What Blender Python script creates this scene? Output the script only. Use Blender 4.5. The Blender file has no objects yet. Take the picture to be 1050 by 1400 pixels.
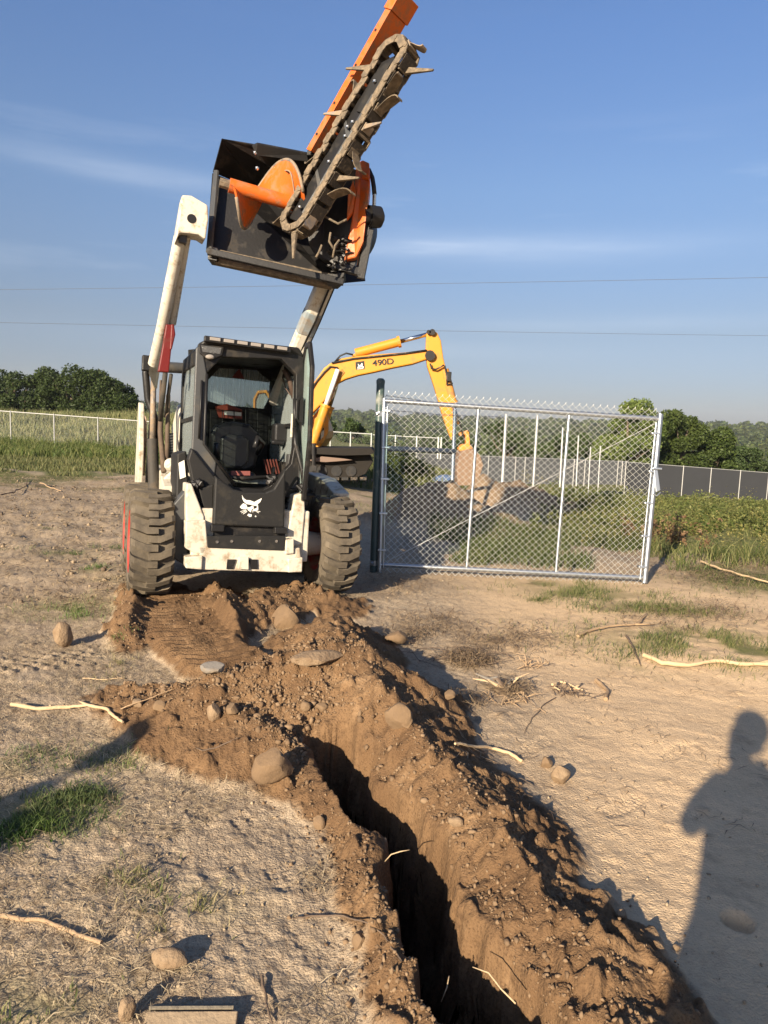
import bpy, bmesh, math, random
import numpy as np
from mathutils import Matrix, Vector
random.seed(7); RNG = np.random.default_rng(11)
SC = bpy.context.scene
COL = SC.collection
# ------------------------------------------------------------------ camera, sky, sun, exposure
H = 1.5; F = 1000.0; CX = 525.0; CY = 700.0      # camera height; focal length and centre in photo pixels
_p, _r = math.radians(6.9), math.radians(2.0)
FW = np.array([0, math.cos(_p), -math.sin(_p)]); _u = np.array([0, math.sin(_p), math.cos(_p)]); _x = np.array([1., 0, 0])
RT = _x*math.cos(_r) + _u*math.sin(_r); UP = -_x*math.sin(_r) + _u*math.cos(_r)
CAM = np.array([0, 0, H])
cd = bpy.data.cameras.new('camera'); cam = bpy.data.objects.new('camera', cd); COL.objects.link(cam)
cd.sensor_fit = 'VERTICAL'; cd.sensor_height = 36; cd.lens = 36*F/1400; cd.clip_start = 0.02; cd.clip_end = 9000
m = Matrix.Identity(4)
for i in range(3):
    m[i][0] = RT[i]; m[i][1] = UP[i]; m[i][2] = -FW[i]; m[i][3] = CAM[i]
cam.matrix_world = m; SC.camera = cam
SUN_EL, SUN_AZ = 20.5, 27.0                       # light travels towards azimuth 27 deg right of the view
w = bpy.data.worlds.new('World'); SC.world = w; w.use_nodes = True
nt = w.node_tree; nt.nodes.clear()
out = nt.nodes.new('ShaderNodeOutputWorld'); bg = nt.nodes.new('ShaderNodeBackground'); sky = nt.nodes.new('ShaderNodeTexSky')
sky.sky_type = 'NISHITA'; sky.sun_disc = False; sky.sun_elevation = math.radians(SUN_EL); sky.sun_rotation = math.radians(180+SUN_AZ)
sky.air_density = 1.0; sky.dust_density = 1.2; sky.ozone_density = 2.2; sky.altitude = 200
bg.inputs['Strength'].default_value = 0.076
tc = nt.nodes.new('ShaderNodeTexCoord')
mp = nt.nodes.new('ShaderNodeMapping'); mp.inputs['Rotation'].default_value = (0.02, 0.06, 0.35); mp.inputs['Scale'].default_value = (1.6, 1.6, 15)
nz = nt.nodes.new('ShaderNodeTexNoise'); nz.inputs['Scale'].default_value = 1.7; nz.inputs['Detail'].default_value = 7; nz.inputs['Roughness'].default_value = 0.58
rp = nt.nodes.new('ShaderNodeValToRGB'); rp.color_ramp.elements[0].position = 0.56; rp.color_ramp.elements[1].position = 0.78
rp.color_ramp.elements[0].color = (0, 0, 0, 1); rp.color_ramp.elements[1].color = (0.10, 0.10, 0.10, 1)
mx = nt.nodes.new('ShaderNodeMixRGB'); mx.inputs['Color2'].default_value = (7.6, 7.9, 8.3, 1)
hs = nt.nodes.new('ShaderNodeHueSaturation'); hs.inputs['Saturation'].default_value = 1.0; hs.inputs['Value'].default_value = 1.0
sx_ = nt.nodes.new('ShaderNodeSeparateXYZ'); gr = nt.nodes.new('ShaderNodeValToRGB'); mu = nt.nodes.new('ShaderNodeMixRGB'); mu.blend_type = 'MULTIPLY'; mu.inputs['Fac'].default_value = 1.0
_st = [(0.0, (.44, .45, .60)), (.06, (.46, .455, .583)), (.124, (.54, .50, .556)), (.29, (.69, .717, .80)), (.45, (.683, .78, .967))]   # grade of the whole sky by height only
gr.color_ramp.elements[0].position = _st[0][0]; gr.color_ramp.elements[0].color = (*_st[0][1], 1); gr.color_ramp.elements[1].position = _st[-1][0]; gr.color_ramp.elements[1].color = (*_st[-1][1], 1)
for _q in _st[1:-1]: _el = gr.color_ramp.elements.new(_q[0]); _el.color = (*_q[1], 1)
L = nt.links.new
cm = nt.nodes.new('ShaderNodeValToRGB'); cm.color_ramp.elements[0].position = .10; cm.color_ramp.elements[0].color = (0, 0, 0, 1); cm.color_ramp.elements[1].position = .37; cm.color_ramp.elements[1].color = (0.05, 0.05, 0.05, 1)
for _q in (.19, .30): _el = cm.color_ramp.elements.new(_q); _el.color = (1, 1, 1, 1)
cmm = nt.nodes.new('ShaderNodeMixRGB'); cmm.blend_type = 'MULTIPLY'; cmm.inputs['Fac'].default_value = 1
L(tc.outputs['Generated'], mp.inputs[0]); L(mp.outputs[0], nz.inputs['Vector']); L(nz.outputs['Fac'], rp.inputs[0])
L(tc.outputs['Generated'], sx_.inputs[0]); L(sx_.outputs['Z'], gr.inputs[0]); L(sky.outputs[0], mu.inputs['Color1']); L(gr.outputs[0], mu.inputs['Color2']); L(mu.outputs[0], hs.inputs['Color']); L(hs.outputs[0], mx.inputs['Color1']); L(sx_.outputs['Z'], cm.inputs[0]); L(rp.outputs[0], cmm.inputs['Color1']); L(cm.outputs[0], cmm.inputs['Color2']); 
def _m(op, a, b):
    q = nt.nodes.new('ShaderNodeMath'); q.operation = op
    for i_, v_ in enumerate((a, b)):
        if v_ is None: continue
        if isinstance(v_, (int, float)): q.inputs[i_].default_value = v_
        else: L(v_, q.inputs[i_])
    return q.outputs[0]
_tot = cmm.outputs[0]
_n01 = _m('MULTIPLY', nz.outputs['Fac'], 1.9)
for (_x0, _z0, _wx, _wz, _k, _amp) in ((.145, .226, .20, .016, .0, .26), (-.33, .285, .14, .012, -.03, .22), (.25, .135, .20, .010, .0, .12), (-.05, .10, .3, .012, .0, .08)):   # thin cirrus streaks
    _dx = _m('SUBTRACT', sx_.outputs['X'], _x0); _dz = _m('SUBTRACT', _m('SUBTRACT', sx_.outputs['Z'], _z0), _m('MULTIPLY', _dx, _k))
    _dd = _m('ADD', _m('POWER', _m('ABSOLUTE', _m('DIVIDE', _dx, _wx), None), 2.0), _m('POWER', _m('ABSOLUTE', _m('DIVIDE', _dz, _wz), None), 2.0))
    _g = _m('EXPONENT', _m('MULTIPLY', _dd, -1.0), None)
    _tot = _m('ADD', _tot, _m('MULTIPLY', _m('MULTIPLY', _g, _amp), _m('MAXIMUM', _m('SUBTRACT', _n01, .35), 0.0)))
L(_tot, mx.inputs['Fac']); L(mx.outputs[0], bg.inputs['Color']); L(bg.outputs[0], out.inputs['Surface'])
sl = bpy.data.lights.new('sun', 'SUN'); so = bpy.data.objects.new('sun', sl); COL.objects.link(so)
sl.energy = 5.0; sl.angle = math.radians(0.55); sl.color = (1.0, 0.84, 0.63)
_e, _a = math.radians(SUN_EL), math.radians(SUN_AZ)
LDIR = Vector((math.cos(_e)*math.sin(_a), math.cos(_e)*math.cos(_a), -math.sin(_e)))
so.rotation_euler = LDIR.to_track_quat('-Z', 'Y').to_euler(); so.location = (-6, -12, 9)
SC.view_settings.view_transform = 'Standard'; SC.view_settings.look = 'None'; SC.view_settings.exposure = 1.18; SC.view_settings.gamma = 1
SC.cycles.max_bounces = 6; SC.cycles.transparent_max_bounces = 24
try: SC.cycles.use_denoising = True
except Exception: pass

# ------------------------------------------------------------------ pixel helpers (photo pixels -> real points)
def ray(px, py): return FW + RT*(px-CX)/F + UP*(CY-py)/F
def U(px, py, d): return CAM + ray(px, py)*d
def G(px, py, z=0.0):
    d = ray(px, py); return CAM + d*((z-H)/d[2])
class Fr:
    def __init__(s, o, R=None): s.o = np.array(o, float); s.R = np.eye(3) if R is None else np.array(R, float)
    def P(s, px, py, ax=1, v=0.0):
        o = (CAM-s.o)@s.R; d = ray(px, py)@s.R
        t = (v-o[ax])/d[ax]; return o+d*t
    def loc(s, p): return (np.array(p, float)-s.o)@s.R
    def U(s, px, py, d): return s.loc(U(px, py, d))
    def w(s, p): return s.o + s.R@np.array(p, float)
    def mat(s):
        m = Matrix.Identity(4)
        for i in range(3):
            for j in range(3): m[i][j] = s.R[i, j]
            m[i][3] = s.o[i]
        return m
def rz(a): c, s = math.cos(a), math.sin(a); return np.array([[c, -s, 0], [s, c, 0], [0, 0, 1]])
def rx(a): c, s = math.cos(a), math.sin(a); return np.array([[1, 0, 0], [0, c, -s], [0, s, c]])
def ry(a): c, s = math.cos(a), math.sin(a); return np.array([[c, 0, s], [0, 1, 0], [-s, 0, c]])
def unit(v): v = np.array(v, float); return v/np.linalg.norm(v)

# ------------------------------------------------------------------ noise
def _hash(ix, iy, seed):
    n = (ix*374761393 + iy*668265263 + seed*1442695041) & 0xffffffff
    n = ((n ^ (n >> 13))*1274126177) & 0xffffffff
    return ((n ^ (n >> 16)) & 0xffff)/65535.0
def vnoise(x, y, seed=0):
    fx = np.floor(x); fy = np.floor(y); ix = fx.astype(np.int64); iy = fy.astype(np.int64)
    u = x-fx; v = y-fy; u = u*u*u*(u*(u*6-15)+10); v = v*v*v*(v*(v*6-15)+10)
    a = _hash(ix, iy, seed); b = _hash(ix+1, iy, seed); c = _hash(ix, iy+1, seed); d = _hash(ix+1, iy+1, seed)
    return (a*(1-u)+b*u)*(1-v) + (c*(1-u)+d*u)*v*1.0 - 0.5
def fbm(x, y, f, oct=4, seed=0, gain=0.5):
    r = 0; a = 1.0
    for k in range(oct):
        c, s = math.cos(k*1.3), math.sin(k*1.3)
        r = r + a*vnoise((x*c-y*s)*f+17.3*k, (x*s+y*c)*f-9.1*k, seed+k*13); f *= 2.03; a *= gain
    return r
def sm(a, b, x):
    t = np.clip((x-a)/(b-a), 0, 1); return t*t*(3-2*t)

# ------------------------------------------------------------------ terrain
def poly_px(pts): return np.array([list(G(p[0], p[1], p[2])[:2])+list(p[2:]) for p in pts])
def seg_near(x, y, P):
    """distance to a polyline, signed side, and the interpolated extra columns"""
    best = np.full(x.shape, 1e9); vals = np.zeros(x.shape+(P.shape[1]-2,)); side = np.zeros(x.shape)
    for a, b in zip(P[:-1], P[1:]):
        d = b[:2]-a[:2]; t = np.clip(((x-a[0])*d[0]+(y-a[1])*d[1])/(d@d), 0, 1)
        qx = x-(a[0]+d[0]*t); qy = y-(a[1]+d[1]*t); r = np.hypot(qx, qy); k = r < best
        best = np.where(k, r, best); side = np.where(k, np.sign(d[0]*qy-d[1]*qx), side)
        vals = np.where(k[..., None], a[2:]+(b[2:]-a[2:])*t[..., None], vals)
    return best, side, vals
# ridge to the right of the trench: px, py, crest height, half width left, half width right
RIDGE = poly_px([(455, 838, .24, .40, .40), (475, 885, .29, .42, .42), (515, 935, .26, .42, .36), (580, 1000, .21, .36, .26), (635, 1062, .17, .32, .24), (682, 1128, .145, .30, .22),
                 (735, 1205, .13, .28, .21), (790, 1290, .12, .26, .21), (845, 1380, .11, .24, .21), (900, 1480, .10, .22, .22), (980, 1750, .12, .2, .2), (1080, 2300, .1, .2, .2)])
MOUND = poly_px([(300, 935, .20, .42, .42), (370, 905, .28, .5, .5), (440, 885, .34, .55, .5), (500, 905, .30, .5, .4)])
LEFTB = poly_px([(160, 950, .05, .25, .25), (230, 948, .11, .34, .34), (300, 965, .15, .32, .32), (370, 995, .15, .26, .26), (415, 1040, .09, .17, .17), (462, 1105, .075, .14, .12),
                 (500, 1180, .07, .14, .10), (520, 1260, .07, .15, .1), (560, 1330, .07, .17, .1), (600, 1400, .07, .17, .1), (700, 1560, .06, .15, .1)])
BACKM = poly_px([(290, 800, .13, .30, .30), (330, 835, .14, .25, .25), (400, 800, .13, .4, .4), (450, 812, .12, .4, .4)])
TRACKB = poly_px([(172, 800, .16, .17, .13), (178, 845, .13, .2, .13), (190, 880, .05, .15, .15)])
MID = poly_px([(310, 815, .17, .12, .16), (322, 850, .16, .10, .14), (348, 885, .16, .10, .14)])
TR = [((424, 1022), (480, 1018)), ((430, 1062), (503, 1058)), ((468, 1108), (548, 1098)), ((510, 1145), (584, 1130)), ((542, 1225), (634, 1215)), ((566, 1290), (668, 1290)), ((602, 1345), (712, 1350)), ((655, 1410), (760, 1410)), ((730, 1520), (860, 1520)), ((900, 1900), (1080, 1900))]
_tp = []
for a, b in TR:
    A = G(a[0], a[1], .05)[:2]; B = G(b[0], b[1], .06)[:2]; _tp.append([*(A+B)/2, np.linalg.norm(B-A)/2*1.0])
TRENCH = np.array(_tp)
def base_h(x, y):
    r = np.hypot(x, y)
    z = 0.05*fbm(x, y, .35, 3, 3)*sm(0, 3, r)
    z = z - 0.26*sm(9, 16, y)*sm(-2.5, 1, x)                       # ground behind the gate lies a little lower
    z = z - 0.34*sm(18, 40, y)*(1-sm(-2, 4, x))
    z = z - 3.6*sm(13, 52, y)*sm(0, 8, x)
    z = z + 0.5*fbm(x, y, .02, 3, 9)*sm(25, 90, r)
    z = z + 1.3*sm(41, 66, y)*(1-sm(-9, -2, x))*(1-sm(80, 110, r))
    z = z - 9*sm(70, 210, r) + (27+12*fbm(x, y, .0013, 3, 21))*sm(420, 1700, r)
    # weedy bank at the right, dirt heaps behind the gate
    z = z + 0.06*sm(10, 13, y)*(1-sm(17, 21, y))*sm(2.6, 5, x)
    return z
HEAPS = [(1.05, 10.9, .95, .75, .55), (.30, 10.7, .7, .5, .22), (1.7, 13.4, .75, .6, .60), (2.55, 13.7, .75, .6, .50), (3.3, 13.9, .6, .5, .28), (-1.9, 20.5, 2.2, .8, .25)]
def ridge_f(x, y, P, pw=1.25):
    d, s, v = seg_near(x, y, P)
    wd = np.where(s > 0, v[..., 1], v[..., 2])
    t = np.clip(d/wd/1.25, 0, 1)
    return v[..., 0]*(1-t**pw)**1.4*(1-.15*t)
def terrain(x, y, masks=False):
    x = np.asarray(x, float); y = np.asarray(y, float)
    z = base_h(x, y); r = np.hypot(x, y)
    near = r < 14
    spoil = np.zeros(x.shape); trk = np.zeros(x.shape)
    xw = x + .05*fbm(x, y, 3.1, 3, 40)*2; yw = y + .05*fbm(x, y, 3.1, 3, 44)*2
    f = np.zeros(x.shape)
    if near.any():
        xn, yn = xw[near], yw[near]
        fs = [ridge_f(xn, yn, P) for P in (RIDGE, MOUND, LEFTB, BACKM, TRACKB, MID)]
        ff = np.zeros(xn.shape)
        for q in fs: ff = np.maximum(ff, q) + 0.25*np.minimum(ff, q)
        # tyre-flattened strip in front of the left tyre, with tread bars
        a = G(262, 800, .07)[:2]; b = G(232, 820, .07)[:2]
        c0 = G(205, 806, .03)[:2]; c1 = G(300, 905, .06)[:2]
        P = np.array([[*c0, 0], [*((c0+c1)/2), 0], [*c1, 0]])
        d, s, v = seg_near(xn, yn, P); tm = (1-sm(.20, .30, d))
        dd = unit(c1-c0); along = (xn-c0[0])*dd[0] + (yn-c0[1])*dd[1]; acr = (xn-c0[0])*-dd[1]+(yn-c0[1])*dd[0]
        bars = np.abs(((along/.095+np.abs(acr)*3.0) % 1)-.5)*2
        ff = ff*(1-tm*.9) + tm*(.055 + .028*sm(.25, .7, bars))
        f[near] = ff; trk = np.zeros(x.shape); trk[near] = tm
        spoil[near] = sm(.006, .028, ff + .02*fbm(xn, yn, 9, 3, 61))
        # trench
        wob = .09*fbm(xn, yn, 5, 4, 71)
        d, s, v = seg_near(xn+.035*fbm(xn, yn, 7, 3, 5), yn+.035*fbm(xn, yn, 7, 3, 6), TRENCH)
        dep = 1-sm(v[..., 0]-.06, v[..., 0]+.025, d+wob*.6)
        first = TRENCH[0, :2]; ramp = 1.0
        zn = z[near]+ff
        bottom = -.72+.08*fbm(xn, yn, 3, 3, 77)
        zn = zn*(1-dep)+np.minimum(bottom, zn)*dep
        zt = z.copy(); zt[near] = zn; z = zt
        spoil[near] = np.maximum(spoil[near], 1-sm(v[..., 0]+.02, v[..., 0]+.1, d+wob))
    # heaps behind the gate
    for hx, hy, sx, sy, hh in HEAPS:
        g = np.exp(-(((xw-hx)/sx)**2+((yw-hy)/sy)**2)**.8*1.1); z = z+hh*g*(1+.4*fbm(x, y, 2.2, 3, 30)); spoil = np.maximum(spoil, sm(.15, .4, g)*.55)
    # roughness: crumbly spoil, trampled soil, wind-rippled sand
    nearw = 1-sm(10, 22, r)
    sand = sm(.25, 1.2, x-(.1+.0*y))*(1-sm(6.5, 8.5, y))*(1-spoil)
    n1 = fbm(x, y, 6, 4, 80, .55); n2 = fbm(x, y, 26, 3, 90, .6)
    rid = 1-np.abs(fbm(x, y, 9, 3, 95, .55))*4
    spq = spoil*(1-.8*trk); z = z + nearw*spq*(.022*n1+.016*n2+.005*rid+.006*fbm(x, y, 70, 2, 98))
    lf = (1-spoil)*(1-sand)
    z = z + nearw*lf*(.010*n1+.05*sm(5, 9, r)*fbm(x, y, 2.3, 4, 86, .6)+.007*n2+.003*fbm(x, y, 60, 2, 99))
    z = z + nearw*sand*(.018*fbm(x, y, 2.0, 3, 83)+.0025*n2+.0035*fbm(x*.45+y*.15, y, 15, 4, 84, .6)+.003*fbm(x, y, 40, 2, 85))
    lump = np.clip(fbm(x, y, 14, 2, 97)-.12, 0, 1)*.11
    z = z + nearw*spq*lump*.8 + nearw*lf*lump*.08
    z = z + sm(10, 22, r)*.10*fbm(x, y, .8, 4, 50)*(1-sm(60, 200, r))
    # churned lumps left middle distance and a footprint hole right
    for (pa, pb, hw_, kind) in PRINTS:
        a = G(*pa)[:2]; c = G(*pb)[:2]; L_ = np.linalg.norm(c-a); e = (c-a)/L_; u_ = (x-a[0])*e[0]+(y-a[1])*e[1]; v_ = -(x-a[0])*e[1]+(y-a[1])*e[0]
        if kind: z = z+.010*np.tanh(4*np.sin(u_*58+np.sign(v_)*1.6)*np.cos(v_*48)+.2*fbm(x, y, 9, 2, 310))*sm(0, .3, L_-np.abs(u_-L_/2)-L_/2+.3)*(1-sm(hw_*.8, hw_, np.abs(v_)))
        else: q_ = ((u_-L_/2)/(L_/2))**2+(v_/(hw_*(1+.15*np.cos(u_/L_*6.3))))**2; z = z-(.006+.003*np.sin(u_*230))*(1-sm(.55, 1.15, q_))
    hp = G(1008, 1263)[:2]; z = z-.05*(1-sm(.025, .055, np.hypot((x-hp[0]), (y-hp[1])*1.0)))
    if not masks: return z
    yb = 17.0 - 5.0*sm(1.6, 3.0, x) - 4.6*sm(2.8, 4.2, x)
    g = sm(-.9, .9, (y-yb) + 5*fbm(x, y, .55, 4, 110) + 2.0*fbm(x, y, 2.2, 3, 112))
    g = g*(1-sm(.1, .4, spoil))
    # small green patches in the trampled soil at the left and below the gate
    for (px, py, sx, sy, a) in GRASSP:
        q = G(px, py)[:2]; e = ((x-q[0])/sx)**2+((y-q[1])/sy)**2
        g = np.maximum(g, a*np.exp(-e*1.3)*sm(-.5, .1, fbm(x, y, 5, 3, 120)+.0))
    return z, spoil, g, sand
PRINTS = [((-30, 915), (98, 902), .17, 1), ((262, 1098), (288, 1135), .05, 0), ((316, 1112), (350, 1140), .05, 0), ((215, 1165), (262, 1180), .05, 0), ((372, 1180), (395, 1225), .05, 0), ((700, 1040), (760, 1010), .05, 0), ((830, 1120), (880, 1090), .05, 0), ((905, 1040), (940, 1015), .05, 0)]
GRASSP = [(60, 1115, .24, .17, .9), (160, 1035, .15, .18, .5), (40, 1050, .25, .12, .45), (250, 1240, .22, .10, .35), (400, 905, .01, .01, 0), (95, 830, .45, .35, .7), (150, 790, .3, .2, .4), (90, 757, .3, .25, .7), (128, 778, .2, .2, .6),
          (50, 1370, .25, .12, .5), (800, 812, .55, .35, 1.0), (860, 830, .4, .25, .7), (735, 797, .3, .2, .8), (960, 880, .75, .40, 1.0), (1010, 890, .6, .35, 1.0), (930, 835, .3, .25, .9), (880, 905, .3, .2, .5), (740, 820, .15, .15, .5),
          (170, 890, .12, .2, .35), (520, 690, .9, 1.0, .5), (240, 640, .9, 1.0, .5), (1000, 800, .6, .6, .6)]
def hz(x, y): return float(terrain(np.array([x]), np.array([y]))[0])
def on(px, py, it=6):
    """the point of the ground seen at a photo pixel"""
    z = 0.0
    d = ray(px, py)
    ts = np.concatenate([np.arange(1.2, 12, .01), np.arange(12, 120, .1)])
    X = d[0]*ts; Y = d[1]*ts; Z = H+d[2]*ts; k = np.nonzero(Z <= terrain(X, Y))[0]
    i = k[0] if len(k) else len(ts)-1
    return np.array([X[i], Y[i], Z[i]])

# ------------------------------------------------------------------ mesh builder
class MB:
    def __init__(s): s.v = []; s.f = []
    def add(s, V, Fc):
        n = len(s.v); s.v += [tuple(map(float, p)) for p in V]; s.f += [tuple(i+n for i in f) for f in Fc]; return s
    def box(s, c, size, R=None):
        hx, hy, hh = size[0]/2, size[1]/2, size[2]/2; R = np.eye(3) if R is None else R; c = np.array(c, float)
        V = [c+R@np.array([x, y, z]) for x in (-hx, hx) for y in (-hy, hy) for z in (-hh, hh)]
        return s.add(V, [(0, 1, 3, 2), (4, 6, 7, 5), (0, 4, 5, 1), (2, 3, 7, 6), (0, 2, 6, 4), (1, 5, 7, 3)])
    def beam(s, a, b, w, h, up=(0, 0, 1)):
        a = np.array(a, float); b = np.array(b, float); y = unit(b-a); x = np.cross(y, up); x = unit(x); z = np.cross(x, y)
        return s.box((a+b)/2, (w, np.linalg.norm(b-a), h), np.stack([x, y, z], 1))
    def tube(s, pts, r, n=10, cap=True):
        pts = [np.array(p, float) for p in pts]; rs = r if hasattr(r, '__len__') else [r]*len(pts)
        V = []; prev = None
        for i, p in enumerate(pts):
            t = unit(pts[min(i+1, len(pts)-1)]-pts[max(i-1, 0)])
            if prev is None: ref = np.array([0, 0, 1.]) if abs(t[2]) < .9 else np.array([1., 0, 0]); a = unit(np.cross(t, ref))
            else: a = unit(prev-t*(prev@t))
            prev = a; b = np.cross(t, a)
            for k in range(n):
                an = 2*math.pi*k/n; V.append(p+(a*math.cos(an)+b*math.sin(an))*rs[i])
        Fc = [(i*n+k, i*n+(k+1) % n, (i+1)*n+(k+1) % n, (i+1)*n+k) for i in range(len(pts)-1) for k in range(n)]
        if cap: Fc += [tuple(range(n-1, -1, -1)), tuple((len(pts)-1)*n+k for k in range(n))]
        return s.add(V, Fc)
    def prism(s, pts, ext):
        """polygon of 3-D points pushed along ext (vector)"""
        pts = [np.array(p, float) for p in pts]; e = np.array(ext, float); n = len(pts)
        return s.add(pts+[p+e for p in pts], [tuple(range(n)), tuple(range(2*n-1, n-1, -1))]+[(i, i+n, (i+1) % n+n, (i+1) % n) for i in range(n)])
    def ring(s, outer, inner, ext):
        """frame between two loops of equal length, pushed along ext"""
        n = len(outer); O = [np.array(p, float) for p in outer]; I = [np.array(p, float) for p in inner]; e = np.array(ext, float)
        V = O+I+[p+e for p in O]+[p+e for p in I]; Fc = []
        for i in range(n):
            j = (i+1) % n
            Fc += [(i, j, n+j, n+i), (2*n+i, 3*n+i, 3*n+j, 2*n+j), (i, 2*n+i, 2*n+j, j), (n+i, n+j, 3*n+j, 3*n+i)]
        return s.add(V, Fc)
    def lathe(s, prof, o=(0, 0, 0), ax=0, n=32, a0=0, a1=2*math.pi):
        o = np.array(o, float); V = []; full = abs(a1-a0-2*math.pi) < 1e-6; m_ = n if full else n+1
        for k in range(m_):
            an = a0+(a1-a0)*k/n; c, q = math.cos(an), math.sin(an)
            for (t, r) in prof:
                p = {0: (t, r*c, r*q), 1: (r*c, t, r*q), 2: (r*c, r*q, t)}[ax]; V.append(o+np.array(p))
        L_ = len(prof); Fc = []
        for k in range(n):
            k2 = (k+1) % m_
            for i in range(L_-1): Fc.append((k*L_+i, k*L_+i+1, k2*L_+i+1, k2*L_+i))
        return s.add(V, Fc)
    def blob(s, c, r, seed=0, sub=2, rough=.25, flat=1.0, R=None):
        bm = bmesh.new(); bmesh.ops.create_icosphere(bm, subdivisions=sub, radius=1)
        rr = random.Random(seed); D = [unit([rr.gauss(0, 1) for _ in range(3)]) for _ in range(9)]; A = [rr.uniform(-1, 1) for _ in D]
        V = []; r = np.array(r if hasattr(r, '__len__') else (r, r, r), float)
        for v in bm.verts:
            p = np.array(v.co); k = 1+rough*sum(a*max(0, p@d)**2 for a, d in zip(A, D))*.6
            q = p*r*k
            if R is not None: q = R@q
            V.append(np.array(c)+q)
        s.add(V, [tuple(v.index for v in f.verts) for f in bm.faces]); bm.free(); return s
    def mesh(s, name, smooth=False):
        me = bpy.data.meshes.new(name); me.from_pydata(s.v, [], s.f); me.update()
        bm = bmesh.new(); bm.from_mesh(me); bmesh.ops.recalc_face_normals(bm, faces=bm.faces); bm.to_mesh(me); bm.free()
        if smooth: me.shade_smooth()
        return me
    def build(s, name, mat, parent=None, bevel=0, smooth=False, loc=None):
        me = s.mesh(name, smooth); o = bpy.data.objects.new(name, me); COL.objects.link(o); me.materials.append(mat)
        if parent is not None: o.parent = parent
        if loc is not None: o.location = loc
        if bevel:
            b = o.modifiers.new('bevel', 'BEVEL'); b.width = bevel; b.segments = 2; b.limit_method = 'ANGLE'; b.angle_limit = math.radians(38)
            try: me.shade_auto_smooth if False else None
            except Exception: pass
        elif smooth == 'edge': pass
        return o
def autosmooth(o, deg=35):
    me = o.data; me.shade_smooth(); a = math.radians(deg)
    bm = bmesh.new(); bm.from_mesh(me)
    for e in bm.edges: e.smooth = len(e.link_faces) == 2 and e.calc_face_angle(0) < a
    bm.to_mesh(me); bm.free(); return o
def np_mesh(name, V, Fc, mat, col=None, smooth=False, parent=None, attr='tint'):
    V = np.asarray(V, np.float32); Fc = np.asarray(Fc, np.int32); k = Fc.shape[1]
    me = bpy.data.meshes.new(name); me.vertices.add(len(V)); me.vertices.foreach_set('co', V.ravel())
    me.loops.add(Fc.size); me.loops.foreach_set('vertex_index', Fc.ravel())
    me.polygons.add(len(Fc)); me.polygons.foreach_set('loop_start', np.arange(0, Fc.size, k, dtype=np.int32))
    try: me.polygons.foreach_set('loop_total', np.full(len(Fc), k, np.int32))
    except Exception: pass
    me.update(calc_edges=True)
    if col is not None:
        ca = me.color_attributes.new(attr, 'FLOAT_COLOR', 'POINT')
        c = np.ones((len(V), 4), np.float32); c[:, :col.shape[1]] = col; ca.data.foreach_set('color', c.ravel())
    if smooth: me.shade_smooth()
    o = bpy.data.objects.new(name, me); COL.objects.link(o); me.materials.append(mat)
    if parent is not None: o.parent = parent
    return o
def tag(o, label=None, cat=None, group=None, kind=None):
    if label: o['label'] = label
    if cat: o['category'] = cat
    if group: o['group'] = group
    if kind: o['kind'] = kind
    return o
def thing(name, label, cat, fr=None, group=None):
    o = bpy.data.objects.new(name, None); COL.objects.link(o); o.empty_display_size = .2
    if fr is not None: o.matrix_world = fr.mat()
    return tag(o, label, cat, group)
def inst(o, name, parent, loc, R=None):
    c = o.copy(); c.name = name; COL.objects.link(c); c.parent = parent; c.location = loc; return c

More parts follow.
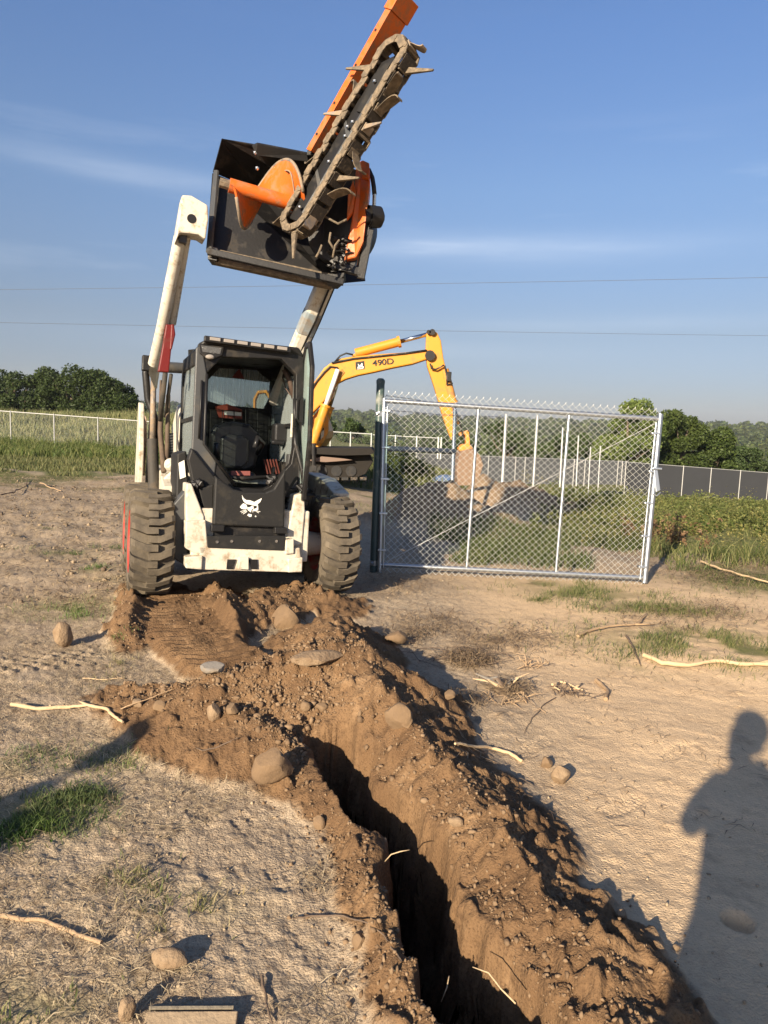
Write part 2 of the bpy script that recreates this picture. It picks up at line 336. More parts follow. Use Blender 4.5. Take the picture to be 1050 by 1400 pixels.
# ------------------------------------------------------------------ materials
def node(nt_, t, **k):
    n = nt_.nodes.new(t)
    for a, b in k.items():
        if a in n.inputs: n.inputs[a].default_value = b
        else: setattr(n, a, b)
    return n
MATS = {}
def mat(name, col, rough=.6, metal=0., col2=None, sc=3., dust=0., dustcol=(.23, .17, .11), dsc=5., bump=.15, bsc=60., spec=.35, lo=.42, hi=.62, coat=0):
    if name in MATS: return MATS[name]
    m_ = bpy.data.materials.new(name); m_.use_nodes = True; n = m_.node_tree; b = n.nodes['Principled BSDF']; l = n.links.new
    tcn = node(n, 'ShaderNodeTexCoord')
    def noise(scale, det=6, ro=.6):
        q = node(n, 'ShaderNodeTexNoise'); q.inputs['Scale'].default_value = scale; q.inputs['Detail'].default_value = det; q.inputs['Roughness'].default_value = ro
        l(tcn.outputs['Object'], q.inputs['Vector']); return q
    c = node(n, 'ShaderNodeMixRGB'); c.inputs[1].default_value = (*col, 1); c2 = col2 or tuple(v*.8 for v in col); c.inputs[2].default_value = (*c2, 1)
    l(noise(sc).outputs['Fac'], c.inputs[0]); cur = c.outputs[0]
    b.inputs['Roughness'].default_value = rough; b.inputs['Metallic'].default_value = metal; b.inputs['Specular IOR Level'].default_value = spec
    if coat: b.inputs['Coat Weight'].default_value = coat
    if dust > 0:
        r_ = node(n, 'ShaderNodeMapRange'); r_.inputs['From Min'].default_value = hi-dust*.4; r_.inputs['From Max'].default_value = hi+.12-dust*.25
        l(noise(dsc, 10, .68).outputs['Fac'], r_.inputs['Value'])
        d = node(n, 'ShaderNodeMixRGB'); d.inputs[2].default_value = (*dustcol, 1); l(cur, d.inputs[1]); l(r_.outputs[0], d.inputs[0]); cur = d.outputs[0]
        rr = node(n, 'ShaderNodeMapRange'); rr.inputs['To Min'].default_value = rough; rr.inputs['To Max'].default_value = .95; l(r_.outputs[0], rr.inputs['Value']); l(rr.outputs[0], b.inputs['Roughness'])
        if metal:
            mm = node(n, 'ShaderNodeMapRange'); mm.inputs['To Min'].default_value = metal; mm.inputs['To Max'].default_value = 0; l(r_.outputs[0], mm.inputs['Value']); l(mm.outputs[0], b.inputs['Metallic'])
    l(cur, b.inputs['Base Color'])
    if bump:
        bp = node(n, 'ShaderNodeBump'); bp.inputs['Strength'].default_value = bump; bp.inputs['Distance'].default_value = .01; l(noise(bsc, 5).outputs['Fac'], bp.inputs['Height']); l(bp.outputs[0], b.inputs['Normal'])
    MATS[name] = m_; return m_
WHITE = mat('white_paint', (.62, .59, .51), .45, col2=(.50, .47, .39), dust=.26, dustcol=(.34, .26, .17), dsc=18)
WHITED = mat('dirty_white_paint', (.58, .54, .45), .55, col2=(.46, .42, .34), sc=6, dust=.32, dustcol=(.30, .23, .155), dsc=12)
BLACK = mat('black_paint', (.009, .009, .010), .45, col2=(.015, .014, .013), dust=.2, dustcol=(.04, .033, .026), dsc=7)
CHAR = mat('charcoal_plastic', (.012, .012, .012), .6, col2=(.017, .016, .015), dust=.2, dustcol=(.034, .030, .024), dsc=6, spec=.3)
GREYP = mat('grey_pillar_paint', (.055, .058, .06), .45, col2=(.06, .06, .06), dust=.25, dustcol=(.09, .08, .065))
RED = mat('red_paint', (.15, .009, .008), .5, col2=(.09, .007, .006), dust=.2, dustcol=(.10, .03, .02))
REDRIM = mat('red_rim_paint', (.36, .035, .025), .6, col2=(.26, .03, .02), dust=.3)
ORANGE = mat('orange_paint', (.62, .125, .014), .42, col2=(.50, .10, .013), dust=.36, dustcol=(.26, .14, .07), dsc=10)
RUBBER = mat('tyre_rubber', (.062, .052, .040), .9, col2=(.095, .078, .057), dust=.55, dustcol=(.14, .115, .082), dsc=6, bump=.3, bsc=90)
STEEL = mat('worn_steel', (.30, .27, .24), .5, metal=.6, col2=(.2, .17, .14), dust=.6, dustcol=(.27, .20, .13), dsc=22, bump=.3)
MUDDY = mat('muddy_steel', (.085, .070, .052), .8, metal=.1, col2=(.15, .12, .085), sc=20, dust=.5, dustcol=(.22, .17, .115), dsc=26, bump=.6, bsc=110)
BRIGHT = mat('bright_steel', (.7, .7, .68), .25, metal=1, bump=.05)
CHROME = mat('chrome_rod', (.75, .75, .75), .15, metal=1, bump=0)
RUBHOSE = mat('black_hose', (.02, .02, .02), .5, dust=.2)
VINYL = mat('black_vinyl', (.02, .02, .021), .3, bump=.2, bsc=30)
YEL = mat('yellow_paint', (.60, .255, .024), .45, col2=(.52, .215, .022), sc=1.5, dust=.25, dustcol=(.35, .2, .06), dsc=4, bump=.05)
YELD = mat('faded_yellow_paint', (.72, .30, .03), .6, col2=(.5, .2, .04), dust=.45, dustcol=(.3, .16, .07), dsc=4)
DECAL = mat('white_decal', (.80, .79, .72), .5, bump=0)
DECALB = mat('black_decal', (.012, .012, .012), .5, bump=0)
GALV = mat('galvanised_steel', (.46, .49, .52), .34, metal=.9, col2=(.34, .37, .40), sc=12, bump=.1, bsc=120)
GALVD = mat('dull_galvanised_steel', (.50, .50, .49), .55, metal=.45, col2=(.38, .38, .37), sc=8, bump=.1)
WIRE = mat('galvanised_wire', (.60, .61, .58), .45, metal=.35, col2=(.50, .51, .48), sc=6, bump=0)
GREENP = mat('green_coated_post', (.045, .075, .07), .38, col2=(.06, .09, .085), sc=5, dust=.16, dustcol=(.32, .32, .28), dsc=3.2)
WOODW = mat('weathered_wood', (.34, .26, .17), .85, col2=(.22, .16, .10), sc=25, dust=.3, dustcol=(.30, .22, .15), bump=.6, bsc=40)
WOODG = mat('grey_wood', (.13, .115, .09), .9, col2=(.24, .2, .14), sc=18, bump=.6, bsc=50)
STICK = mat('barked_stick', (.42, .30, .18), .85, col2=(.26, .17, .10), sc=18, bump=.6, bsc=80)
STICKP = mat('peeled_stick', (.58, .44, .27), .8, col2=(.40, .28, .16), sc=14, bump=.5, bsc=80)
TWIG = mat('dark_twig', (.16, .115, .08), .9, col2=(.10, .07, .05), sc=18, bump=.4)
ROCK = mat('tan_stone', (.31, .225, .14), .9, col2=(.19, .13, .08), sc=14, dust=.55, dustcol=(.20, .135, .08), dsc=18, bump=.9, bsc=60)
ROCKD = mat('earthy_stone', (.20, .135, .08), .95, col2=(.13, .085, .05), sc=14, dust=.6, dustcol=(.19, .125, .07), dsc=9, bump=.5, bsc=45)
ROCKG = mat('grey_stone', (.15, .14, .13), .7, col2=(.24, .21, .17), sc=9, dust=.3, bump=.5, bsc=45)
BARK = mat('bark', (.09, .07, .05), .95, col2=(.14, .11, .08), bump=.5)
def glass(name, col=(.75, .82, .80), a=.35, rough=.03):
    m_ = bpy.data.materials.new(name); m_.use_nodes = True; n = m_.node_tree; b = n.nodes['Principled BSDF']; o_ = n.nodes['Material Output']
    b.inputs['Base Color'].default_value = (*col, 1); b.inputs['Roughness'].default_value = rough; b.inputs['Specular IOR Level'].default_value = .8
    t = node(n, 'ShaderNodeBsdfTransparent'); t.inputs[0].default_value = (*[min(1, c*1.08) for c in col], 1); x = node(n, 'ShaderNodeMixShader')
    tcn = node(n, 'ShaderNodeTexCoord'); mpn = node(n, 'ShaderNodeMapping'); mpn.inputs['Scale'].default_value = (60, 60, 2.5); z_ = node(n, 'ShaderNodeTexNoise'); z_.inputs['Scale'].default_value = 1.0; z_.inputs['Detail'].default_value = 4
    rr = node(n, 'ShaderNodeMapRange'); rr.inputs['To Min'].default_value = a*.4; rr.inputs['To Max'].default_value = a*1.5
    n.links.new(tcn.outputs['Object'], mpn.inputs[0]); n.links.new(mpn.outputs[0], z_.inputs['Vector']); n.links.new(z_.outputs['Fac'], rr.inputs['Value']); n.links.new(rr.outputs[0], x.inputs[0])
    n.links.new(t.outputs[0], x.inputs[1]); n.links.new(b.outputs[0], x.inputs[2]); n.links.new(x.outputs[0], o_.inputs[0]); return m_
GLASS = glass('dusty_glass', (.62, .68, .68), .30, .25)
GLASSD = glass('door_glass', (.55, .66, .62), .38, .1)
LENS = mat('lamp_lens', (.30, .27, .24), .15, bump=0)
def leafmat(name, trans=.35):
    m_ = bpy.data.materials.new(name); m_.use_nodes = True; n = m_.node_tree; b = n.nodes['Principled BSDF']; o_ = n.nodes['Material Output']; l = n.links.new
    at = node(n, 'ShaderNodeAttribute'); at.attribute_name = 'tint'; b.inputs['Roughness'].default_value = .6; b.inputs['Specular IOR Level'].default_value = .3
    l(at.outputs['Color'], b.inputs['Base Color']); t = node(n, 'ShaderNodeBsdfTranslucent'); l(at.outputs['Color'], t.inputs[0]); x = node(n, 'ShaderNodeMixShader'); x.inputs[0].default_value = trans
    l(b.outputs[0], x.inputs[1]); l(t.outputs[0], x.inputs[2]); l(x.outputs[0], o_.inputs[0]); return m_
LEAF = leafmat('leaf'); STRAW = leafmat('dry_straw', .15); CANOPY = leafmat('far_canopy', .1)
def attrmat(name, bump=.5, bsc=80, rough=.95):
    m_ = leafmat(name, 0); n = m_.node_tree; b = n.nodes['Principled BSDF']; b.inputs['Roughness'].default_value = rough
    z_ = node(n, 'ShaderNodeTexNoise'); z_.inputs['Scale'].default_value = bsc; tcn = node(n, 'ShaderNodeTexCoord'); n.links.new(tcn.outputs['Object'], z_.inputs['Vector'])
    bp = node(n, 'ShaderNodeBump'); bp.inputs['Strength'].default_value = bump; bp.inputs['Distance'].default_value = .006; n.links.new(z_.outputs['Fac'], bp.inputs['Height']); n.links.new(bp.outputs[0], b.inputs['Normal']); return m_
CLOD = attrmat('soil_crumbs')
def fabric(name, cellw, col, cover, metal=.3):
    """chain link seen from afar: diamond wire pattern, open between the wires"""
    m_ = bpy.data.materials.new(name); m_.use_nodes = True; n = m_.node_tree; b = n.nodes['Principled BSDF']; o_ = n.nodes['Material Output']; l = n.links.new
    b.inputs['Base Color'].default_value = (*col, 1); b.inputs['Metallic'].default_value = metal; b.inputs['Roughness'].default_value = .5
    tcn = node(n, 'ShaderNodeTexCoord'); sp = node(n, 'ShaderNodeSeparateXYZ'); l(tcn.outputs['Object'], sp.inputs[0]); fs = []
    for sg in ('ADD', 'SUBTRACT'):
        a = node(n, 'ShaderNodeMath', operation=sg); l(sp.outputs['X'], a.inputs[0]); l(sp.outputs['Z'], a.inputs[1])
        d = node(n, 'ShaderNodeMath', operation='DIVIDE'); l(a.outputs[0], d.inputs[0]); d.inputs[1].default_value = cellw
        f_ = node(n, 'ShaderNodeMath', operation='FRACT'); l(d.outputs[0], f_.inputs[0]); g_ = node(n, 'ShaderNodeMath', operation='LESS_THAN'); l(f_.outputs[0], g_.inputs[0]); g_.inputs[1].default_value = cover; fs.append(g_)
    mxx = node(n, 'ShaderNodeMath', operation='MAXIMUM'); l(fs[0].outputs[0], mxx.inputs[0]); l(fs[1].outputs[0], mxx.inputs[1])
    t = node(n, 'ShaderNodeBsdfTransparent'); x = node(n, 'ShaderNodeMixShader'); l(mxx.outputs[0], x.inputs[0]); l(t.outputs[0], x.inputs[1]); l(b.outputs[0], x.inputs[2]); l(x.outputs[0], o_.inputs[0]); return m_
FAB = fabric('far_chain_link', .075, (.26, .28, .28), .022)
SCREEN = mat('privacy_screen_cloth', (.034, .036, .041), .9, col2=(.025, .027, .031), sc=1.2, bump=.4, bsc=3)
SCREENL = mat('faded_screen_cloth', (.12, .125, .13), .85, col2=(.09, .095, .10), sc=1.2, bump=.4, bsc=3)

def ground_material():
    m_ = bpy.data.materials.new('soil'); m_.use_nodes = True; n = m_.node_tree; b = n.nodes['Principled BSDF']; l = n.links.new
    tcn = node(n, 'ShaderNodeTexCoord'); at = node(n, 'ShaderNodeAttribute'); at.attribute_name = 'tint'; sp = node(n, 'ShaderNodeSeparateColor'); l(at.outputs['Color'], sp.inputs[0])
    def nz_(s, d=8, r=.62, mpg=None):
        q = node(n, 'ShaderNodeTexNoise'); q.inputs['Scale'].default_value = s; q.inputs['Detail'].default_value = d; q.inputs['Roughness'].default_value = r; l(tcn.outputs['Object'], q.inputs['Vector']); return q.outputs['Fac']
    def mixc(f_, a, b_):
        q = node(n, 'ShaderNodeMixRGB')
        for k, v in ((0, f_), (1, a), (2, b_)):
            if isinstance(v, tuple): q.inputs[k].default_value = (*v, 1) if k else v
            elif isinstance(v, float): q.inputs[k].default_value = v
            else: l(v, q.inputs[k])
        return q.outputs[0]
    def ramp(v, a, b_):
        q = node(n, 'ShaderNodeMapRange'); q.inputs['From Min'].default_value = a; q.inputs['From Max'].default_value = b_; l(v, q.inputs['Value']); return q.outputs[0]
    trod = mixc(ramp(nz_(1.3), .38, .62), (.325, .252, .175), (.42, .33, .228))
    trod = mixc(ramp(nz_(34, 6, .75), .50, .72), trod, (.17, .115, .07))
    trod = mixc(ramp(nz_(11, 8, .7), .56, .72), trod, (.44, .35, .235))
    trod = mixc(ramp(nz_(130, 4, .7), .54, .72), trod, (.13, .095, .062))
    trod = mixc(ramp(nz_(88, 4, .7), .62, .74), trod, (.55, .45, .31))
    sand = mixc(ramp(nz_(1.1), .35, .65), (.56, .405, .245), (.64, .465, .285))
    sand = mixc(ramp(nz_(5.5, 8, .72), .52, .72), sand, (.44, .31, .19))
    sand = mixc(ramp(nz_(45, 5, .7), .56, .78), sand, (.38, .265, .165))
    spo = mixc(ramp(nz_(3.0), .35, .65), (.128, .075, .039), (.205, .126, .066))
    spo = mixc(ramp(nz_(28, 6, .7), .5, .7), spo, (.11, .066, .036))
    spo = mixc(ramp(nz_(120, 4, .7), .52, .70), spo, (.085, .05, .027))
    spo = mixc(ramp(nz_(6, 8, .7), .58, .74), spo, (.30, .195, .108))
    grs = mixc(ramp(nz_(2.2), .35, .65), (.085, .105, .032), (.16, .155, .06))
    grs = mixc(ramp(nz_(9, 6, .7), .5, .7), grs, (.24, .20, .10))
    c = mixc(sp.outputs['Blue'], trod, sand)
    c = mixc(sp.outputs['Green'], c, grs)
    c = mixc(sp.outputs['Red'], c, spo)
    l(c, b.inputs['Base Color']); b.inputs['Roughness'].default_value = .96; b.inputs['Specular IOR Level'].default_value = .15
    bp = node(n, 'ShaderNodeBump'); bp.inputs['Strength'].default_value = .6; bp.inputs['Distance'].default_value = .014
    ad = node(n, 'ShaderNodeMath', operation='ADD'); l(nz_(55, 9, .72), ad.inputs[0]); l(nz_(120, 2, .5), ad.inputs[1]); l(ad.outputs[0], bp.inputs['Height']); l(bp.outputs[0], b.inputs['Normal'])
    return m_
SOIL = ground_material()

# ------------------------------------------------------------------ ground sheet
def build_ground():
    a0 = np.radians(34); th = np.concatenate([np.linspace(-math.pi, -a0, 90, endpoint=False), np.linspace(-a0, a0, 640, endpoint=False), np.linspace(a0, math.pi, 90, endpoint=False)])
    rs = [.25]
    while rs[-1] < 3500:
        r = rs[-1]; rs.append(r*(1.05 if r < 1.25 else 1.0040 if r < 6.5 else 1.008 if r < 12 else 1.02))
    rs = np.array(rs); T, Rr = np.meshgrid(th, rs); X = Rr*np.sin(T); Y = Rr*np.cos(T)
    z, spo, g, sa = terrain(X, Y, True)
    mk = sm(.03, .14, -z)*(np.hypot(X, Y) < 6)
    X = X+mk*.05*fbm(z*7+X, Y*5, 1.0, 4, 300, .6); Y = Y+mk*.05*fbm(z*7, Y*5+X*3, 1.0, 4, 301, .6)
    n, m_ = X.shape; V = np.stack([X, Y, z], -1).reshape(-1, 3); V = np.vstack([V, [[0, 0, hz(0, 0)]]])
    i = np.arange(n-1)[:, None]*m_; j = np.arange(m_)[None]; j2 = (j+1) % m_
    Q = np.stack([i+j, i+j2, i+m_+j2, i+m_+j], -1).reshape(-1, 4)[:, ::-1]
    cap = np.stack([np.full(m_, len(V)-1), np.full(m_, len(V)-1), (np.arange(m_)+1) % m_, np.arange(m_)], -1)
    far = sm(90, 200, np.hypot(X, Y)); g = np.maximum(g, far)
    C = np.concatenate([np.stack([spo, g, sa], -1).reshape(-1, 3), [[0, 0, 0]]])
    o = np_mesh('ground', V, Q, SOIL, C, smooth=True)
    return tag(o, kind='structure')
GROUND = build_ground()

# ------------------------------------------------------------------ skid steer loader
SK = Fr((-1.18, 6.05, .04), rz(.3777)@rx(-.042)@ry(.0395))
skid = thing('skid_steer_loader', 'white and black compact loader with raised arms and open cab door', 'skid steer', SK)
P = SK.P
def pl(pts, ax, v): return [P(a, b, ax, v) for a, b in pts]
def wheel(x, y, out_):
    R0, wd = .425, .155
    o = np.array([x, y, R0])
    tb = MB(); prof = [(-wd*.86, .225), (-wd, .26), (-wd*1.06, .32), (-wd*.98, .375), (-wd*.8, R0-.044), (0, R0-.040), (wd*.8, R0-.044), (wd*.98, .375), (wd*1.06, .32), (wd, .26), (wd*.86, .225)]
    tb.lathe(prof, o, 0, 56)
    N = 20
    for s in (-1, 1):
        for k in range(N):
            t0 = 2*math.pi*(k+(0 if s < 0 else .5))/N
            path = [(s*wd*1.07, .345, .155), (s*wd*1.03, R0-.025, .12), (s*wd*.86, R0-.004, .085), (s*wd*.30, R0+.002, 0), (-s*wd*.22, R0+.003, .0)]
            hw = [.055, .06, .06, .062, .058]; V = []
            for (xx, rr, dt), h_ in zip(path, hw):
                for (sg, tr) in ((-1, 1.12), (-1, 1.), (1, 1.), (1, 1.12)):
                    r_ = rr if tr == 1. else rr-.048
                    xx2 = xx if tr == 1 else xx*(.93 if rr < R0-.02 else 1)
                    an = t0+dt*1.0+sg*h_*tr; V.append(o+np.array([xx2, r_*math.sin(an), r_*math.cos(an)]))
            Fc = []
            for i in range(4):
                for j in range(3): Fc.append((i*4+j, i*4+j+1, (i+1)*4+j+1, (i+1)*4+j))
            Fc += [(0, 1, 2, 3), (16, 17, 18, 19)]
            tb.add(V, Fc)
    hub = MB().lathe([(-out_*.155, .0), (-out_*.155, .085), (-out_*.02, .10), (out_*.05, .10), (out_*.07, .06), (out_*.07, 0)], o, 0, 24)
    wh = hub.build('wheel', WHITED, skid, smooth=False); autosmooth(wh)
    autosmooth(tb.build('tyre', RUBBER, wh), 30)
    rim = MB().lathe([(-.14, .235), (-.13, .222), (-.06, .20), (out_*.02-.01, .17), (out_*.05, .10), (out_*.05, .03)], o, 0, 32)
    rim.lathe([(.14, .235), (.13, .222), (.06, .20), (out_*.02, .185)], o, 0, 32); rim.lathe([(out_*.125, .236), (out_*.150, .243), (out_*.158, .252), (out_*.150, .258)], o, 0, 36)
    autosmooth(rim.build('rim', REDRIM, wh), 40)
    for k in range(8):
        a = k*math.pi/4; MB().lathe([(out_*.045, .0), (out_*.045, .014), (out_*.065, .012), (out_*.065, 0)], o+np.array([0, .135*math.cos(a), .135*math.sin(a)]), 0, 6).build('wheel_nut', STEEL, wh)
for (x, y, s) in ((-.755, 0, -1), (.755, 0, 1), (-.755, 1.06, -1), (.755, 1.06, 1)): wheel(x, y, s)
# lower body
b = MB()
b.box((0, .55, .52), (.94, 1.75, .42)); b.box((0, .5, .34), (.80, 1.5, .16))
for s in (-1, 1):
    b.prism([(s*.47, .10, .25), (s*.47, .10, .82), (s*.47, 1.5, .98), (s*.47, 1.5, .25)], (s*.06, 0, 0))
b.build('chassis', WHITED, skid, .012)
for s in (-1, 1):
    for ya in (0, 1.06): ax = MB(); ax.lathe([(0, .11), (s*.16, .09), (s*.18, 0)], (s*.53, ya, .425), 0, 20); autosmooth(ax.build('axle_housing', WHITED, skid))
# front plate: white wear plate and dark strip
y0 = -.40
b = MB(); b.prism(pl([(272, 747), (388, 752), (410, 749), (413, 783), (275, 779)], 1, y0), (0, .05, 0)); b.build('front_plate', WHITED, skid, .008)
b = MB(); b.prism(pl([(283, 733), (390, 733), (388, 753), (284, 749)], 1, y0-.01), (0, .03, 0)); st = b.build('bumper_strip', CHAR, skid, .004)
for q in ((297, 741), (317, 740), (355, 740), (378, 740)):
    c = P(q[0], q[1], 1, y0-.016); MB().lathe([(0, 0), (0, .012), (.012, .012), (.012, 0)], c, 1, 8).build('bolt', BRIGHT, st)
for q in ((317, 770, -6), (346, 770, 6)):
    a = pl([(q[0]-6, 765), (q[0]+6, 765), (q[0]+4+q[2]*.4, 778), (q[0]-5+q[2]*.4, 778)], 1, y0-.012); MB().prism(a, (0, .01, 0)).build('tie_down_slot', BLACK, skid)
b = MB(); b.prism(pl([(327, 762), (340, 762), (340, 779), (326, 778)], 1, y0-.03), (0, .03, 0)); b.build('tow_lug', WHITED, skid, .004)
# uprights either side of the front
b = MB(); b.prism(pl([(255, 661), (262, 661), (279, 706), (281, 742), (256, 745), (254, 700)], 1, -.34), (0, .26, 0)); b.build('front_upright', WHITED, skid, .01)
b = MB(); b.prism(pl([(254, 713), (281, 711), (284, 748), (278, 758), (268, 757), (254, 750)], 1, -.40), (0, .22, 0)); b.build('front_step', WHITED, skid, .008)
b = MB(); b.prism(pl([(253, 762), (277, 760), (276, 779), (254, 777)], 1, -.43), (0, .2, 0)); b.build('skid_foot', WHITED, skid, .008)
b = MB(); b.prism(pl([(237, 690), (256, 668), (257, 776), (238, 764)], 1, -.24), (0, .3, 0)); b.build('side_panel', GREYP, skid, .01)
b = MB(); b.prism(pl([(404, 677), (416, 674), (417, 700), (413, 745), (392, 748), (393, 729)], 1, -.34), (0, .26, 0)); b.build('front_upright', WHITED, skid, .01)
b = MB(); b.prism(pl([(391, 738), (402, 737), (402, 757), (390, 758)], 1, -.42), (0, .2, 0)); b.build('front_step', WHITED, skid, .008)
b = MB(); b.prism(pl([(394, 764), (414, 762), (413, 782), (394, 783)], 1, -.43), (0, .2, 0)); b.build('skid_foot', WHITED, skid, .008)
b = MB(); b.prism(pl([(389, 690), (404, 680), (400, 738), (388, 745)], 1, -.18), (0, .2, 0)); b.build('inner_panel', CHAR, skid, .006)
# dark fender plates beside the front panel
b = MB(); b.prism(pl([(262, 612), (296, 655), (294, 720), (279, 700), (265, 668), (257, 628)], 1, -.26), (0, .12, 0)); b.build('fender_plate', CHAR, skid, .012)
b = MB(); b.prism(pl([(272, 668), (292, 662), (290, 735), (284, 735), (281, 706)], 1, -.30), (0, .08, 0)); b.build('fender_plate', CHAR, skid, .008)
# lower front panel with the bobcat head emblem
yp = -.38
b = MB(); b.prism(pl([(294, 650), (320, 669), (336, 673), (363, 673), (374, 668), (391, 640), (389, 722), (291, 718)], 1, yp), (0, .07, 0)); fp = b.build('front_panel', CHAR, skid, .015)
def em(pts): return [P(320+a/15., 650+c/15., 1, yp-.004) for a, c in pts]
e = MB()
for pg in ([(165, 400), (195, 465), (250, 505), (330, 510), (415, 545), (480, 510), (572, 465), (540, 540), (485, 590), (478, 622), (410, 622), (372, 602), (330, 598), (262, 588), (205, 545), (172, 480)],
           [(190, 570), (245, 590), (270, 640), (260, 690), (190, 695), (150, 680), (120, 650), (150, 610)],
           [(270, 655), (330, 652), (370, 615), (398, 630), (402, 680), (370, 695), (360, 705), (345, 760), (320, 740), (280, 710)],
           [(474, 600), (492, 612), (497, 700), (470, 720), (440, 735), (395, 728), (385, 770), (378, 720), (402, 690), (430, 680), (465, 672)],
           [(250, 700), (125, 738), (128, 748), (252, 712)], [(252, 716), (150, 765), (156, 775), (258, 728)], [(262, 732), (182, 790), (190, 797), (272, 742)],
           [(470, 722), (540, 740), (536, 752), (466, 730)], [(462, 735), (512, 766), (504, 774), (452, 742)],
           [(270, 820), (295, 785), (340, 795), (365, 800), (355, 848), (320, 852)], [(428, 832), (445, 822), (460, 838), (445, 856), (430, 848)]):
    e.prism(em(pg), (0, .003, 0))
e.build('bobcat_head_emblem', DECAL, fp)
for q in ((297, 722), (383, 725)):
    b = MB(); c = P(q[0], q[1], 1, yp); b.box(c, (.10, .06, .05)); b.build('panel_latch', BLACK, skid, .006)
b = MB(); b.prism(pl([(293, 718), (390, 722), (390, 736), (291, 735)], 1, -.33), (0, .05, 0)); b.build('lower_gap_panel', BLACK, skid)
# cab shell
yc = -.2
outer = [(272, 469), (284, 463), (397, 478), (415, 488), (418, 640), (392, 676), (366, 690), (318, 690), (292, 668), (266, 628)]
inner = [(281, 512), (304, 488), (385, 491), (405, 512), (404, 600), (398, 634), (370, 664), (360, 669), (320, 666), (277, 606)]
b = MB(); b.ring(pl(outer, 1, yc), pl(inner, 1, yc), (0, .09, 0)); b.build('cab_front_frame', BLACK, skid, .012)
b = MB(); b.prism(pl([(268, 476), (276, 470), (283, 512), (279, 606), (296, 632), (292, 660), (262, 618)], 1, yc-.012), (0, .04, 0)); b.build('front_pillar', GREYP, skid, .01)
b = MB(); b.tube([P(283, 511, 1, yc-.03), P(279, 607, 1, yc-.03), P(322, 664, 1, yc-.03)], .012, 8); b.tube([P(276, 520, 1, yc-.03), P(272, 600, 1, yc-.03)], .009, 8); b.build('door_seal', BLACK, skid, smooth=True)
xl, xr_, zt, yb_ = -.455, .40, 2.03, .98
# side walls with window openings
for s, nm in ((-1, 'left'), (1, 'right')):
    x = xl if s < 0 else xr_-.03
    o_ = [(x, yc+.09, 1.0), (x, yc+.09, 1.98), (x, yb_-.08, 2.0), (x, yb_, 1.85), (x, yb_, 1.35), (x, yb_-.0, 1.0)]
    i_ = [(x, yc+.2, 1.12), (x, yc+.2, 1.86), (x, yb_-.16, 1.88), (x, yb_-.12, 1.78), (x, yb_-.12, 1.38), (x, yb_-.14, 1.12)]
    sw = MB().ring(o_, i_, (.03, 0, 0)).build('cab_side_wall', CHAR, skid, .008)
    MB().prism([(x+.012, p_[1], p_[2]) for p_ in i_], (.006, 0, 0)).build('side_window', GLASS, sw)
    g_ = MB()
    for k in range(9): yy = yc+.22+k*.1; g_.tube([(x+.03, yy, 1.12), (x+.03, yy, 1.87)], .004, 5)
    for k in range(11): zz = 1.14+k*.07; g_.tube([(x+.03, yc+.2, zz), (x+.03, yb_-.12, zz)], .004, 5)
    g_.build('side_screen', BLACK, sw)
    MB().prism([(x-.004, yc+.12, 1.42), (x-.004, yb_-.1, 1.42), (x-.004, yb_-.1, 1.45), (x-.004, yc+.12, 1.45)], (-.012*-s*-1, 0, 0)).build('window_rail', BLACK, sw)
# roof, headliner, floor
b = MB(); b.prism([(xl, yc, 1.99), (xl+.06, yc-.02, 2.06), (xr_-.06, yc-.02, 2.06), (xr_, yc, 1.99)], (0, yb_-yc, 0)); rf = b.build('roof', BLACK, skid, .015)
b = MB(); b.box((0, .38, .86), (.88, 1.1, .06)); b.build('cab_floor', BLACK, skid)
# rear wall with window
def rw(pts): return [P(a, c, 1, yb_-.06) for a, c in pts]
o_ = [(258, 478), (300, 474), (400, 486), (420, 500), (420, 590), (420, 650), (330, 655), (262, 640)]
i_ = [(284, 520), (300, 503), (352, 506), (371, 522), (371, 540), (361, 559), (300, 553), (284, 548)]
bw = MB().ring(rw(o_), rw(i_), (0, .05, 0)).build('rear_wall', CHAR, skid)
MB().prism([P(a, c, 1, yb_-.035) for a, c in i_], (0, .006, 0)).build('rear_window', GLASS, bw)
b = MB(); b.prism([P(a, c, 1, yb_-.1) for a, c in ((327, 504), (334, 518), (317, 516))], (0, .008, 0)); b.build('warning_triangle', RED, skid)
b = MB()
for k in range(8): a = P(288+k*16, 560, 1, yb_-.13); c = P(288+k*16, 606, 1, yb_-.13); b.tube([a, c], .004, 5)
for k in range(5): a = P(286, 560+k*11, 1, yb_-.13); c = P(402, 566+k*11, 1, yb_-.13); b.tube([a, c], .004, 5)
b.build('rear_guard_mesh', BLACK, skid)
b = MB(); b.prism([P(a, c, 1, yb_-.11) for a, c in ((294, 556), (310, 552), (331, 560), (331, 574), (300, 572))], (0, .01, 0)); wl = b.build('warning_label', mat('dull_red', (.25, .05, .03), .6), skid)
MB().prism([P(a, c, 1, yb_-.115) for a, c in ((306, 561), (330, 564), (330, 569), (306, 567))], (0, .004, 0)).build('label_text_bar', DECAL, wl)
